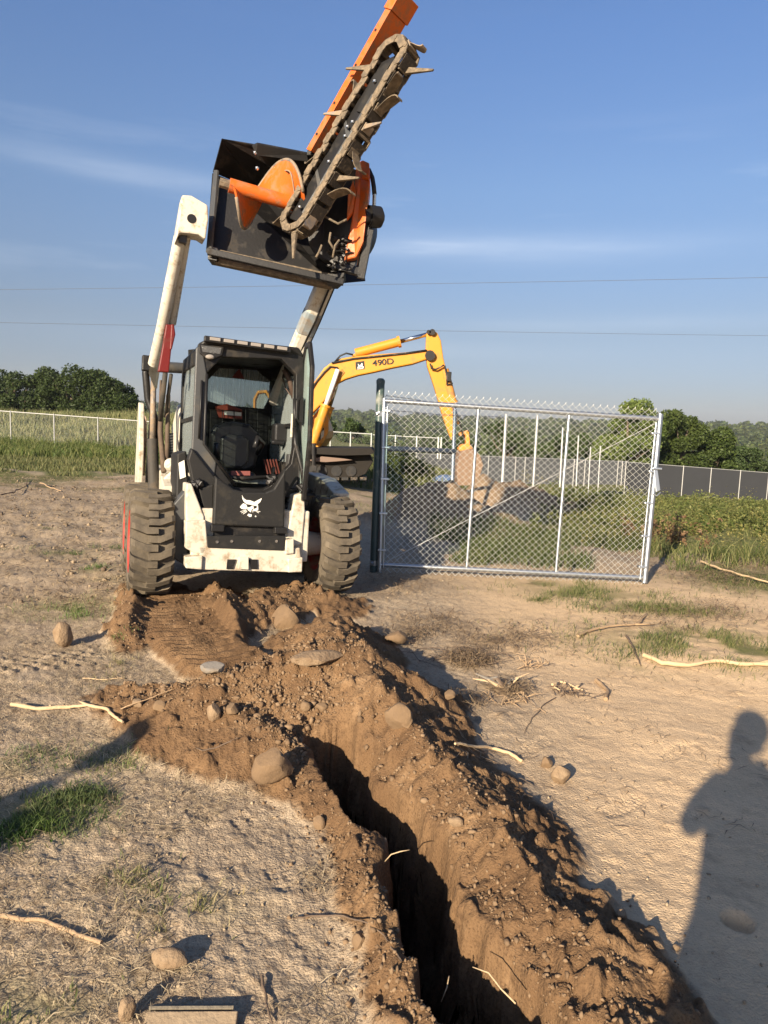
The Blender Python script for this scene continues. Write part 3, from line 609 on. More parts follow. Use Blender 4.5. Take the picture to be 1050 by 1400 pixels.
# seat
b = MB()
bk = pl([(293, 640), (290, 612), (288, 590), (297, 580), (318, 576), (342, 580), (356, 592), (356, 615), (350, 640), (336, 646), (305, 646)], 1, .42); b.prism(bk, (0, .14, 0)); b.build('seat_backrest', VINYL, skid, .035)
b = MB(); b.prism(pl([(303, 598), (312, 594), (332, 595), (341, 601), (340, 632), (332, 640), (308, 640), (301, 630)], 1, .37), (0, .06, 0)); b.build('back_pad', mat('worn_vinyl', (.035, .035, .036), .28, col2=(.06, .058, .05), sc=7, bump=.3, bsc=25), skid, .022)
b = MB(); b.prism(pl([(296, 646), (350, 646), (352, 656), (296, 655)], 1, .0), (0, .42, 0)); b.build('seat_cushion', VINYL, skid, .03)
b = MB(); b.prism(pl([(316, 644), (342, 644), (342, 650), (316, 650)], 1, -.03), (0, .02, 0)); b.build('seat_label', mat('faded_red_label', (.22, .07, .06), .6), skid)
b = MB(); b.tube([P(352, 620, 1, .3), P(360, 606, 1, .1), P(352, 598, 1, .02), P(348, 612, 1, .0)], .02, 8); b.build('control_lever', VINYL, skid, smooth=True)
b = MB(); b.tube([P(296, 628, 1, .1), P(296, 606, 1, .05)], [.03, .024], 10); b.build('control_lever', VINYL, skid, smooth=True)
b = MB(); b.tube([P(288, 640, 1, .1), P(286, 650, 1, -.05), P(330, 654, 1, -.1), P(372, 652, 1, -.05), P(374, 640, 1, .1)], .017, 8); b.build('lap_bar', BLACK, skid, smooth=True)
b = MB()
for k in range(5): b.beam(P(361+k*4, 628, 1, .3), P(366+k*4, 648, 1, .3), .008, .012)
b.build('red_vent_slats', mat('dark_red_slat', (.10, .025, .018), .7), skid)
b = MB(); b.box(P(382, 592, 1, .3), (.12, .16, .16)); b.box(P(380, 605, 1, .25), (.12, .05, .04)); b.build('monitor_pod', VINYL, skid, .02)
# lights
c0, c1 = P(279, 463, 1, yc-.05), P(397, 479, 1, yc-.05)
lb = MB().beam(c0, c1, .05, .045).build('light_bar', BLACK, skid, .006)
for k in range(6):
    t0, t1 = (k+.12)/6*.93+.04, (k+.88)/6*.93+.04; a = c0+(c1-c0)*t0+np.array([0, -.03, .003]); c = c0+(c1-c0)*t1+np.array([0, -.03, .003]); MB().beam(a, c, .012, .026).build('light_lens', LENS, lb, .003)
b = MB(); b.prism(pl([(271, 470), (306, 474), (304, 486), (296, 489), (285, 492), (273, 483)], 1, yc-.03), (0, .03, 0)); hl = b.build('headlight', BLACK, skid, .006)
MB().prism(pl([(275, 472), (303, 476), (301, 484), (277, 481)], 1, yc-.036), (0, .006, 0)).build('headlight_lens', mat('smoked_lens', (.10, .10, .10), .08, bump=.8, bsc=70), hl)
MB().blob(P(287, 488, 1, yc-.04), (.035, .02, .02), 5, 2, .1).build('work_lamp', LENS, hl)
# right door, swung open
xd = .385
D3 = lambda y, z: (xd, -.16+(y+.16)*.78, z)
do = [D3(-.20, .78), D3(-.16, 1.35), D3(-.16, 1.98), D3(-.24, 2.10), D3(-.38, 2.10), D3(-.52, 1.9), D3(-.56, 1.3), D3(-.44, .82)]
di = [D3(-.235, .86), D3(-.20, 1.36), D3(-.20, 1.95), D3(-.26, 2.05), D3(-.36, 2.05), D3(-.475, 1.87), D3(-.515, 1.32), D3(-.41, .90)]
dr = MB().ring(do, di, (.035, 0, 0)).build('cab_door', BLACK, skid, .01)
MB().prism([(p_[0]+.015, p_[1], p_[2]) for p_ in di], (.006, 0, 0)).build('door_glass', GLASSD, dr)
b = MB(); b.box((xd-.02, -.27, 1.55), (.03, .05, .2)); b.tube([(xd-.02, -.28, 1.66), (xd-.06, -.30, 1.62), (xd-.06, -.30, 1.48), (xd-.02, -.28, 1.44)], .010, 8); b.build('door_handle', BLACK, dr)
b = MB(); b.tube([P(403, 585, 1, -.22), P(404, 606, 1, -.26), P(413, 642, 1, -.3), P(416, 668, 1, -.3)], .019, 8); b.tube([P(403, 545, 1, -.22), P(403, 590, 1, -.22)], .016, 8); b.build('door_strut', BLACK, skid, smooth=True)
b = MB(); b.box(P(404, 548, 1, -.1), (.03, .03, .15)); b.box(P(399, 582, 1, -.1), (.02, .02, .2)); b.build('hanging_gloves', WHITED, skid, .008)
b = MB(); b.box(P(407, 530, 1, -.1), (.02, .02, .06)); b.build('red_switch', RED, skid)
b = MB(); b.tube([P(388, 505, 1, .1), P(396, 520, 1, .1), P(402, 545, 1, .1)], .022, 8); b.tube([P(386, 515, 1, .2), P(390, 530, 1, .2), P(397, 540, 1, .1)], .006, 6); b.build('cab_duct', mat('brown_duct', (.09, .06, .045), .6), skid, smooth=True)
b = MB(); b.box(P(404, 645, 1, .1), (.16, .1, .3)); b.build('step_box', GREYP, skid, .01)
for q in ((270, 662), (413, 668), (372, 655)):
    b = MB(); rr = random.Random(q[0])
    for k in range(5): b.blob(P(q[0]+rr.uniform(-5, 5), q[1]+rr.uniform(-4, 4), 1, -.3), .03, k, 1, .4)
    b.tube([P(q[0]-7, q[1]-4, 1, -.28), P(q[0], q[1]+4, 1, -.33), P(q[0]+7, q[1]-2, 1, -.28)], .012, 6); b.build('pivot_and_hoses', BLACK, skid)
# engine hood, tail and rear uprights
b = MB(); b.prism([(-.46, 1.0, .98), (-.46, 1.0, 1.48), (-.46, 1.25, 1.62), (-.46, 1.72, 1.42), (-.46, 1.75, .6), (-.46, 1.0, .6)], (.92, 0, 0)); b.build('engine_hood', WHITE, skid, .03)
for s in (-1, 1):
    x = -.80 if s < 0 else .70
    b = MB(); b.prism([(x, 1.25, .55), (x, 1.15, 1.15), (x, 1.35, 1.60), (x, 1.55, 1.62), (x, 1.75, .9), (x, 1.72, .55)], (.045, 0, 0)); b.prism([(x+.1, 1.25, .55), (x+.1, 1.2, 1.1), (x+.1, 1.4, 1.55), (x+.1, 1.72, .9), (x+.1, 1.72, .55)], (.04, 0, 0)); b.build('rear_upright', WHITED, skid, .01)
    b = MB(); b.prism([(x+.16, .3, .86), (x+.16, .75, .98), (x+.16, 1.3, 1.02), (x+.16, 1.3, .72), (x+.16, .3, .72)], (.16, 0, 0)); b.build('wheel_fender', WHITED, skid, .01)
    xa = -.70 if s < 0 else .70
    b = MB(); b.tube([(xa-.02*s, .75, .78), (xa, .88, 1.25)], .050, 14); lc = b.build('lift_cylinder', mat('dull_cylinder', (.03, .028, .026), .7, col2=(.055, .048, .038), dust=.3, dustcol=(.09, .07, .05)), skid); autosmooth(lc)
    MB().tube([(xa, .88, 1.25), (xa+.0, 1.02, 1.86)], .026, 10).build('cylinder_rod', STEEL, lc, smooth=True)
b = MB(); b.tube([P(203, 492, 1, 1.0), P(199, 510, 1, 1.0), P(202, 545, 1, 1.02), P(213, 575, 1, 1.0), P(214, 600, 1, .95)], .032, 8); b.build('control_link', BLACK, skid, smooth=True)
b = MB(); b.box(P(201, 497, 1, 1.0), (.09, .1, .14)); b.build('pivot_block', BLACK, skid, .01)
b = MB(); b.prism(pl([(193, 650), (198, 567), (200.5, 572), (201, 600), (198, 650)], 1, 1.3), (0, .06, 0)); b.build('tail_edge_plate', mat('rusty_white_paint', (.50, .40, .32), .7, col2=(.30, .15, .09), sc=5, dust=.3, dustcol=(.2, .13, .08)), skid, .006)
b = MB(); b.tube([P(222, 520, 1, .9), P(219, 590, 1, .9), P(224, 645, 1, .6)], .024, 10); b.tube([P(230, 540, 1, .8), P(228, 640, 1, .7)], .02, 8); b.build('rear_hose_bundle', mat('rusty_steel', (.075, .05, .035), .8, col2=(.12, .09, .065), dust=.3, dustcol=(.16, .12, .08)), skid, smooth=True)
b = MB(); b.prism(pl([(229, 592), (237, 592), (237, 625), (229, 628)], 1, .75), (0, .12, 0)); vb = b.build('vent_box', BLACK, skid)
for k in range(8): MB().beam(P(230, 596+k*3.7, 1, .74), P(237, 595+k*3.7, 1, .74), .01, .012).build('vent_slat', GREYP, vb)
b = MB(); b.blob(P(233, 635, 1, .55), .055, 3, 2, .1); b.prism(pl([(223, 655), (240, 640), (238, 668), (222, 672)], 1, .5), (0, .15, 0)); b.build('front_bracket', WHITE, skid, .01)
b = MB(); b.prism(pl([(242, 620), (255, 616), (258, 655), (254, 700), (240, 690)], 1, -.05), (0, .5, 0)); b.build('cab_lower_side', CHAR, skid, .015)
b = MB(); b.prism(pl([(244, 633), (252, 629), (254, 652), (246, 655)], 1, -.06), (0, .004, 0)); b.build('warning_decal', DECAL, skid)
# lift arms
def quadbeam(mb, a, b_, w_, d_):
    mb.beam(a, b_, w_, d_, up=(0, 1, 0))
hz_ = -.33
b = MB(); b.prism(pl([(249, 266), (262, 267), (284, 280), (285, 300), (281, 327), (272, 321), (259, 319), (246, 318), (240, 330), (242, 308)], 1, hz_), (0, .18, 0)); b.build('arm_head_plate', WHITE, skid, .012)
b = MB(); b.lathe([(-.004, 0), (-.004, .034), (.01, .034), (.01, 0)], P(262, 299, 1, hz_), 1, 14); b.build('pin_hole', DECALB, skid)
la = MB(); p0, p1, p2 = P(246, 325, 1, -.22), P(231, 400, 1, .06), P(222, 446, 1, .28)
la.tube([p0, p1, p2, P(210, 497, 1, .62)], .048, 12); q0, q1 = P(255, 322, 1, -.2), P(235, 442, 1, .3); la.tube([q0, q1], .036, 12)
la.prism([P(246, 318, 1, -.2), P(241, 330, 1, -.2), P(216, 446, 1, .3), P(203, 510, 1, .7), P(211, 530, 1, .75), P(220, 470, 1, .5), P(250, 330, 1, -.2)], (.03, .1, 0))
autosmooth(la.build('lift_arm', WHITE, skid), 40)
b = MB(); b.prism(pl([(257, 318), (246, 318), (244, 331), (255, 333)], 1, -.27), (0, .1, 0)); b.build('arm_collar', GREYP, skid, .006)
b = MB(); b.prism([P(240, 332, 1, -.12), P(243, 334, 1, -.12), P(223, 440, 1, .3), P(220, 440, 1, .3)], (-.01, .02, 0)); b.build('red_arm_stripe', RED, skid)
b = MB(); b.prism([P(227, 443, 1, .20), P(236, 444, 1, .20), P(237, 456, 1, .20), P(234, 480, 1, .20), P(231, 509, 1, .20), P(216, 508, 1, .20), P(222, 475, 1, .20)], (.0, .07, 0)); b.prism([P(234, 443, 1, .17), P(238, 443, 1, .17), P(240, 457, 1, .17), P(235, 478, 1, .17), P(232, 478, 1, .17)], (0, .03, 0)); b.build('arm_safety_cover', RED, skid, .01)
b = MB(); b.tube([P(226, 510, 1, .5), P(219, 575, 1, .72)], .022, 10); b.tube([P(234, 512, 1, .5), P(226, 570, 1, .8)], .016, 8); b.build('tilt_hose_tube', mat('dull_cylinder', (.05, .045, .038)), skid, smooth=True)
b = MB(); b.tube([P(207, 501, 1, .95), P(262, 504, 1, 1.02)], .05, 14); b.tube([P(262, 504, 1, 1.02), P(425, 522, 1, 1.02)], .05, 14); autosmooth(b.build('arm_cross_tube', GREYP, skid))
ra = MB(); a0, a1, a2 = P(451, 372, 1, -.15), P(424, 440, 1, .12), P(404, 484, 1, .32)
ra.beam(a0, a2, .15, .12, up=(0, 1, .4)); ra.beam(a2, a2+(a2-a0)*.5+np.array([0, .2, -.1]), .13, .12, up=(0, 1, .4)); ro_ = ra.build('lift_arm', WHITE, skid, .035)
tp = MB(); dA = a0-a2; tp.beam(a2+dA*.24, a2+dA*.57, .156, .126, up=(0, 1, .4)); tp.build('grey_primer_band', mat('grey_primer', (.20, .25, .28), .6, col2=(.28, .31, .32), dust=.3), ro_, .036)
hp_ = MB()
hp_.tube([P(462, 378, 1, -.16), P(436, 440, 1, .1), P(414, 488, 1, .3)], .016, 8); hp_.tube([P(457, 378, 1, -.22), P(431, 440, 1, .05), P(409, 484, 1, .26)], .009, 8)
hp_.build('hydraulic_tube', BLACK, ro_, smooth=True)
# small step where the rear-right of the frame meets the arm
b = MB(); b.prism([(.62, .9, 1.3), (.62, 1.1, 1.95), (.62, 1.4, 2.1), (.62, 1.6, 1.5)], (.16, 0, 0)); b.build('arm_rear_plate', WHITE, skid, .02)

# ------------------------------------------------------------------ trencher attachment held up on the arms
TF = Fr(U(380, 345, 5.75))
tr = thing('chain_trencher', 'orange and black chain trencher held up in the air by the loader arms', 'trencher', TF)
def T(px, py, d): return TF.U(px, py, d)
TN = -FW
def plate(name, pts, m_=BLACK, th=.014, parent=tr, bev=.004):
    q = [T(*p_) for p_ in pts]; n_ = unit(np.cross(q[1]-q[0], q[2]-q[0])); return MB().prism(q, n_*th).build(name, m_, parent, bev)
plate('housing_back', [(283, 344, 5.72), (291, 236, 5.85), (352, 262, 6.12), (442, 276, 6.2), (490, 300, 6.2), (500, 384, 6.0), (455, 388, 5.85)])
plate('housing_hood', [(303, 191, 5.55), (345, 200, 5.6), (430, 213, 5.72), (490, 235, 5.78), (490, 300, 6.21), (442, 276, 6.21), (352, 262, 6.13)])
plate('housing_fold', [(303, 191, 5.545), (352, 262, 6.12), (291, 236, 5.845)])
plate('hood_gusset', [(345, 200, 5.58), (352, 197, 5.56), (430, 212, 5.70), (430, 222, 5.72), (350, 212, 5.6)], bev=0)
plate('sunlit_edge_plate', [(292, 232, 5.78), (297, 232, 5.74), (288, 344, 5.62), (281, 345, 5.66)], GREYP, .02)  # grey colour paints the light caught by this black edge
lipp = MB(); lipp.beam(T(284, 344, 5.60), T(470, 386, 5.72), .05, .045, up=TN); lipp.build('lower_lip', BLACK, tr, .005)
qb = MB(); qb.beam(T(296, 352, 5.72), T(455, 386, 5.84), .11, .085, up=TN); qb.build('mounting_beam', MUDDY, tr, .01)
qb = MB(); qb.prism([T(285, 336, 5.66), T(297, 339, 5.66), T(300, 350, 5.66), T(294, 355, 5.66), T(284, 352, 5.66)], FW*.12); qb.build('mounting_claw', WHITED, tr, .006)
qb = MB(); qb.prism([T(284, 350, 5.64), T(298, 352, 5.64), T(296, 356, 5.64), T(284, 354, 5.64)], FW*.14); qb.build('claw_foot', BLACK, tr)
qb = MB(); qb.prism([T(446, 374, 5.7), T(472, 372, 5.7), T(470, 378, 5.7), T(460, 387, 5.7), T(447, 386, 5.7)], FW*.16); qb.build('mounting_claw', BLACK, tr, .006)
for q in ((340, 316), (352, 230), (349, 209)):
    c = T(q[0], q[1], 5.86 if q[1] > 300 else 5.6); MB().blob(c, .018, 2, 1, .05).build('bolt', BRIGHT, tr)
# auger
A0, A1 = T(306, 251, 5.38), T(432, 288, 5.62); ad = unit(A1-A0); au = unit(np.cross(ad, [0, 1, 0])); au = au if au[2] > 0 else -au; av = np.cross(ad, au); Lg = np.linalg.norm(A1-A0)
ag = MB(); ag.tube([A0+ad*.04, A1], .052, 18); auger = autosmooth(ag.build('auger', ORANGE, tr))
MB().tube([A0-ad*.03, A0+ad*.06], .036, 8).build('shaft_end', MUDDY, auger)
for t_ in (.07, .17): MB().tube([A0+ad*t_-av*.054, A0+ad*t_-av*.050], .009, 8).build('bolt_hole', DECALB, auger)
def flight(t0, t1, ph0, ph1, R_, name='flight'):
    V = []; n_ = 26; th = .010
    for k in range(n_+1):
        u_ = k/n_; a = ph0+(ph1-ph0)*u_; t_ = t0+(t1-t0)*u_; c, s = math.cos(a), math.sin(a); R2 = R_*(.35+.65*math.sin(math.pi*min(max(u_*1.0, .0), 1))**.45)
        for (r_, o_) in ((.05, -th), (R2, -th*.7), (R2, th*.7), (.05, th)): V.append(A0+ad*(t_*Lg+o_)+(au*c+av*s)*r_)
    Fc = [(k*4+j, k*4+(j+1) % 4, (k+1)*4+(j+1) % 4, (k+1)*4+j) for k in range(n_) for j in range(4)]+[(0, 1, 2, 3), (n_*4, n_*4+3, n_*4+2, n_*4+1)]
    o = MB().add(V, Fc).build(name, ORANGE, auger); autosmooth(o, 50)
    R3 = [A0+ad*((t0+(t1-t0)*k/n_)*Lg)+(au*math.cos(ph0+(ph1-ph0)*k/n_)+av*math.sin(ph0+(ph1-ph0)*k/n_))*(R_*(.35+.65*math.sin(math.pi*k/n_)**.45)+.001) for k in range(4, n_-3)]
    MB().tube(R3, .013, 6).build('worn_flight_edge', STEEL, o, smooth=True)
flight(.30, .86, -math.pi*.55, math.pi*.62, .285)
flight(.07, .42, math.pi*.55, math.pi*1.35, .27)
# boom, chain and teeth
B0, B1 = T(412, 296, 5.42), T(541, 80, 5.05)
e1 = unit(B1-B0); n0 = unit(np.cross(e1, FW)); n0 = n0 if n0@RT > 0 else -n0
aa = math.radians(34); e2 = unit(n0*math.cos(aa)-FW*math.sin(aa)); e3 = np.cross(e1, e2); e3 = e3 if e3@FW > 0 else -e3
LB = np.linalg.norm(B1-B0); HW = .108
def bp_(a, b_, c): return B0+e1*a+e2*b_+e3*c
b = MB(); b.prism([bp_(-.05, -.085, -.03), bp_(-.05, .085, -.03), bp_(LB-.06, .082, -.03), bp_(LB+.0, 0, -.03), bp_(LB-.06, -.082, -.03)], e3*.10); boom = b.build('boom_bar', BLACK, tr, .006)
b = MB(); b.prism([bp_(.02, .045, -.052), bp_(.02, .06, -.045), bp_(LB-.28, .05, -.045), bp_(LB-.28, .03, -.045)], e3*.02); b.build('wear_strip', GREYP, boom)
b = MB(); b.prism([bp_(LB-.42, .05, -.045), bp_(LB-.42, -.02, -.045), bp_(LB-.16, -.055, -.045), bp_(LB-.06, -.02, -.045), bp_(LB-.06, .03, -.045)], e3*.03); b.build('nose_plate', CHAR, boom, .004)
for t_, w_ in ((.05, 0), (.42, .02), (.62, .03), (LB-.5, .02), (LB-.2, 0), (LB-.54, .0)): MB().blob(bp_(t_*1.0 if t_ < LB else LB, w_, -.055), .016, 1, 1, 0).build('bolt', BRIGHT, boom)
for t_ in (.32, .70): MB().prism([bp_(t_, -.07, -.04), bp_(t_+.03, -.07, -.04), bp_(t_-.06, .05, -.04), bp_(t_-.1, .05, -.04)], e3*.02).build('bar_brace', GREYP, boom)
# stadium loop
SL = LB+.02; per = 2*SL+2*math.pi*HW*.95
def loop(s):
    s = s % per; r_ = HW*.95
    if s < SL: return np.array([s-.02, HW]), np.array([1., 0]), np.array([0, 1.])
    s -= SL
    if s < math.pi*r_: a = s/r_; return np.array([SL-.02+math.sin(a)*r_, math.cos(a)*HW]), np.array([math.cos(a), -math.sin(a)]), np.array([math.sin(a), math.cos(a)])
    s -= math.pi*r_
    if s < SL: return np.array([SL-.02-s, -HW]), np.array([-1., 0]), np.array([0, -1.])
    s -= SL; a = s/r_; return np.array([-.02-math.sin(a)*r_, -math.cos(a)*HW]), np.array([-math.cos(a), math.sin(a)]), np.array([-math.sin(a), -math.cos(a)])
NL = int(per/.062); pitch = per/NL; rt_ = random.Random(5); PAD = mat('shaded_muddy_pad', (.022, .019, .016), .85, col2=(.05, .04, .03), sc=18, dust=.25, dustcol=(.12, .09, .06), dsc=25, bump=.6)  # mud, plus darkening painted in for the chain's shaded outer face
for k in range(NL):
    s = k*pitch; c, t_, n_ = loop(s+pitch/2); wob = rt_.uniform(-.007, .009)
    c = c+n_*wob; mb = MB()
    for cc in (-.070, .075):
        off = .006 if k % 2 else -.001
        pc = [(-.62, -.016), (-.5, -.033), (.5, -.033), (.62, -.016), (.62, .010), (.5, .020), (-.5, .020), (-.62, .010)]
        mb.prism([B0+e1*(c[0]+t_[0]*u_*pitch+n_[0]*v_)+e2*(c[1]+t_[1]*u_*pitch+n_[1]*v_)+e3*(cc-off) for u_, v_ in pc], e3*.009)
    q = B0+e1*(c[0]+t_[0]*pitch*.5)+e2*(c[1]+t_[1]*pitch*.5)
    mb.tube([q-e3*.074, q+e3*.085], .017, 6)
    lk_ = mb.build('chain_link', MUDDY, tr)
    if k % 2:
        pc = [(-.75, .012), (.75, .012), (.75, .026), (-.75, .026)]
        MB().prism([B0+e1*(c[0]+t_[0]*u_*pitch+n_[0]*v_)+e2*(c[1]+t_[1]*u_*pitch+n_[1]*v_)-e3*.058 for u_, v_ in pc], e3*.125).build('link_pad', PAD, lk_)
# teeth: cupped blades and straight picks, alternating sides
NT = 19
for k in range(NT):
    s = (k+.3+rt_.uniform(-.22, .22))*per/NT; c, t_, n_ = loop(s); side = (-1, 1, 0, 1, -1, 0)[k % 6]; kind = (0, 2, 1, 0, 1, 2, 2, 1)[k % 8]
    def Q(u_, v_, w_): return B0+e1*(c[0]+t_[0]*u_+n_[0]*v_)+e2*(c[1]+t_[1]*u_+n_[1]*v_)+e3*w_
    mb = MB(); rr = rt_.uniform(1.1, 1.75)
    mb.prism([Q(-.03, .015, -.045), Q(.03, .015, -.045), Q(.03, .03, -.045), Q(-.03, .03, -.045)], e3*.09)
    if kind != 1:     # cupped blade curling outwards
        w0 = side*.045; pts = []
        for i in range(8):
            u_ = i/7; a = -.25+2.3*u_; pts.append(((.01+.085*math.sin(a)*rr*.7)*(1 if kind else -1), .03+.085*u_*rr-.02*u_*u_, w0*(.3+2.1*u_)))
        V = []
        for i, (u1, v1, w1) in enumerate(pts):
            hw = .036+.010*math.sin(i*.6)
            for (du, dw) in ((-.005, -hw), (.005, -hw), (.005, hw), (-.005, hw)): V.append(Q(u1+du, v1, w1+dw))
        mb.add(V, [(i*4+j, i*4+(j+1) % 4, (i+1)*4+(j+1) % 4, (i+1)*4+j) for i in range(7) for j in range(4)]+[(0, 3, 2, 1), (28, 29, 30, 31)])
    else:             # straight pick
        w0 = side*.03; mb.add([Q(-.022, .03, w0-.013), Q(.022, .03, w0-.013), Q(.022, .03, w0+.013), Q(-.022, .03, w0+.013), Q(.045, .15*rr, w0*1.7-.007), Q(.058, .15*rr, w0*1.7-.007), Q(.058, .15*rr, w0*1.7+.007), Q(.045, .15*rr, w0*1.7+.007)], [(0, 1, 2, 3), (4, 7, 6, 5), (0, 4, 5, 1), (1, 5, 6, 2), (2, 6, 7, 3), (3, 7, 4, 0)])
    mb.build('digging_tooth', MUDDY if k % 4 else STEEL, tr, .002)
# crumber bar
C0, C1 = T(433, 212, 5.62), T(541, 23, 5.20); cu = unit(C1-C0); cn = unit(np.cross(cu, FW)); cn = cn if cn@RT > 0 else -cn
ca = math.radians(28); c2 = unit(cn*math.cos(ca)-FW*math.sin(ca)); c3 = np.cross(cu, c2); c3 = c3 if c3@FW > 0 else -c3
b = MB(); b.ring([C0-c2*.026-c3*.10, C0+c2*.026-c3*.10, C0+c2*.026+c3*.10, C0-c2*.026+c3*.10], [C0-c2*.020-c3*.094, C0+c2*.020-c3*.094, C0+c2*.020+c3*.094, C0-c2*.020+c3*.094], (C1-C0)); cb = b.build('crumber_bar', ORANGE, tr, .004)
b = MB(); b.ring([C1-c2*.038-c3*.11, C1+c2*.038-c3*.11, C1+c2*.038+c3*.11, C1-c2*.038+c3*.11], [C1-c2*.030-c3*.101, C1+c2*.030-c3*.101, C1+c2*.030+c3*.101, C1-c2*.030+c3*.101], cu*.14); b.build('crumber_sleeve', ORANGE, cb, .004)
for t_ in (.12, .35, .62, .86): c = C0+(C1-C0)*t_-c2*.005-c3*.1010; MB().tube([c, c-c3*.001], .011, 8).build('bolt_hole', DECALB, cb)
b = MB(); b.prism([T(422, 196, 5.6), T(430, 190, 5.6), T(431, 212, 5.6), T(419, 212, 5.6)], FW*.1); b.build('crumber_bracket', BLACK, tr, .005)
# head-shaft housing, gearbox cover, motor, hose, stand
b = MB(); hc = T(462, 312, 5.72); b.lathe([(0, 0), (0, .26), (.02, .27), (.16, .27), (.18, .26), (.18, 0)], (0, 0, 0), 1, 40)
Rm = np.stack([RT, unit(FW+RT*.35), UP], 1); Rm[:, 0] = np.cross(Rm[:, 1], Rm[:, 2]); b.v = [tuple(hc+Rm@np.array(v)) for v in b.v]; autosmooth(b.build('head_shaft_guard', BLACK, tr))
plate('inner_guard', [(447, 240, 5.62), (480, 238, 5.6), (484, 330, 5.66), (462, 366, 5.7), (440, 350, 5.72)], th=.02)
b = MB(); b.prism([T(*q) for q in ((487, 224, 5.62), (496, 218, 5.6), (505, 222, 5.55), (506, 248, 5.55), (497, 330, 5.6), (487, 352, 5.64), (470, 356, 5.66), (481, 300, 5.62))], FW*.2); b.build('gearbox_cover', ORANGE, tr, .012)
b = MB(); b.prism([T(*q) for q in ((476, 262, 5.55), (483, 246, 5.55), (486, 262, 5.55), (482, 290, 5.58), (474, 300, 5.58))], FW*.05); b.build('gearbox_rib', ORANGE, tr, .006)
b = MB(); b.prism([T(*q) for q in ((494, 236, 5.54), (504, 236, 5.52), (504, 244, 5.52), (494, 243, 5.54))], FW*.03); b.build('cover_clip', ORANGE, tr, .004)
m0, m1 = T(497, 296, 5.62), T(519, 297, 5.68); b = MB(); b.tube([m0, m0+(m1-m0)*.3, m0+(m1-m0)*.3001, m1], [.06, .06, .085, .08], 18); b.tube([m1, m1+(m1-m0)*.15], .05, 10); autosmooth(b.build('hydraulic_motor', BLACK, tr), 40)
b = MB(); b.tube([T(504, 232, 5.62), T(509, 243, 5.6), T(511, 255, 5.6), T(512, 266, 5.6)], .018, 10); hs_ = b.build('motor_hose', RUBHOSE, tr, smooth=True)
MB().tube([T(512, 265, 5.6), T(511.5, 281, 5.62)], .015, 8).build('hose_fitting', BRIGHT, hs_)
b = MB(); b.beam(T(506, 314, 5.66), T(493, 381, 5.72), .062, .05, up=TN); b.build('stand_leg', BLACK, tr, .004)
b = MB(); b.beam(T(455, 362, 5.7), T(497, 374, 5.72), .06, .055, up=TN); b.beam(T(470, 352, 5.74), T(488, 358, 5.74), .1, .08, up=TN); b.build('stand_arm', BLACK, tr, .004)
for q in (((444, 296), (462, 306), (474, 300)), ((452, 318), (450, 330), (456, 340)), ((464, 328), (458, 336), (455, 352)), ((440, 335), (436, 345), (432, 352))):
    MB().tube([T(a, c, 5.42) for a, c in q], .009, 6).build('muddy_cable', MUDDY, tr, smooth=True)
rr = random.Random(9)
b = MB()
for k in range(40):
    b.blob(T(rr.uniform(450, 482), rr.uniform(325, 374), rr.uniform(5.60, 5.68)), (rr.uniform(.01, .04), .012, rr.uniform(.006, .02)), k, 1, .9)
tag(b.build('caked_mud', BLACK, tr), kind='stuff')

# ------------------------------------------------------------------ excavator
xd_ = 17.5
XF = Fr(np.array([*U(440, 655, xd_)[:2], -.0]), rz(.0)); XF.o[2] = hz(XF.o[0], XF.o[1])-.02
ex = thing('excavator', 'yellow tracked excavator with long boom behind the loader, its bucket on the dirt heap', 'excavator', XF)
E_ = XF.P
def ep(pts, y=0.): return [E_(a, c, 1, y) for a, c in pts]
def z2(pts, sx=4.773, ox=420, oy=440): return [(ox+a/sx, oy+c/sx) for a, c in pts]
TH = .36
boom_pts = z2([(-40, 745), (15, 540), (25, 420), (110, 300), (150, 270), (210, 240), (280, 228), (400, 215), (620, 200), (790, 180), (820, 200), (822, 225), (800, 238), (690, 275), (560, 300), (430, 330), (330, 350), (250, 375), (200, 400), (110, 520), (20, 610), (0, 745)])
b = MB(); b.prism(ep(boom_pts), (0, TH, 0)); bo = b.build('boom', YEL, ex, .03)
lg = z2([(315, 263), (372, 255), (376, 303), (370, 309), (322, 314), (317, 308)]); b = MB(); b.prism(ep(lg, -.006), (0, .003, 0)); em_ = b.build('leaping_deer_emblem', DECALB, bo)
dz = [z2([(326, 300), (333, 290), (331, 272), (341, 284), (349, 280), (356, 268), (362, 276), (360, 284), (367, 292), (371, 300), (352, 296), (338, 299)]), z2([(324, 306), (368, 302), (366, 306), (328, 310)])]
for d_ in dz: MB().prism(ep(d_, -.010), (0, .003, 0)).build('emblem_figure', DECAL, em_)
def text_mesh(body, size, parent, m_, name):
    cu_ = bpy.data.curves.new(name, 'FONT'); cu_.body = body; cu_.size = size; cu_.extrude = .003; cu_.offset = .003
    t_ = bpy.data.objects.new(name, cu_); COL.objects.link(t_); dg = bpy.context.evaluated_depsgraph_get(); me = bpy.data.meshes.new_from_object(t_.evaluated_get(dg)); bpy.data.objects.remove(t_)
    o = bpy.data.objects.new(name, me); COL.objects.link(o); me.materials.clear(); me.materials.append(m_); o.parent = parent; return o
for i, ch in enumerate('490D'):
    px0 = [(426, 287), (458, 284), (487, 280), (518, 277)][i]; a = E_(*z2([px0])[0], 1, -.012); t_ = text_mesh(ch, .185 if ch != 'D' else .19, bo, DECALB, 'number_decal')
    t_.matrix_local = Matrix.Translation(Vector(a))@Matrix.Rotation(math.radians(90), 4, 'X')@Matrix.Rotation(math.radians(5), 4, 'Z')@Matrix.Diagonal((1.25, 1, 1, 1))
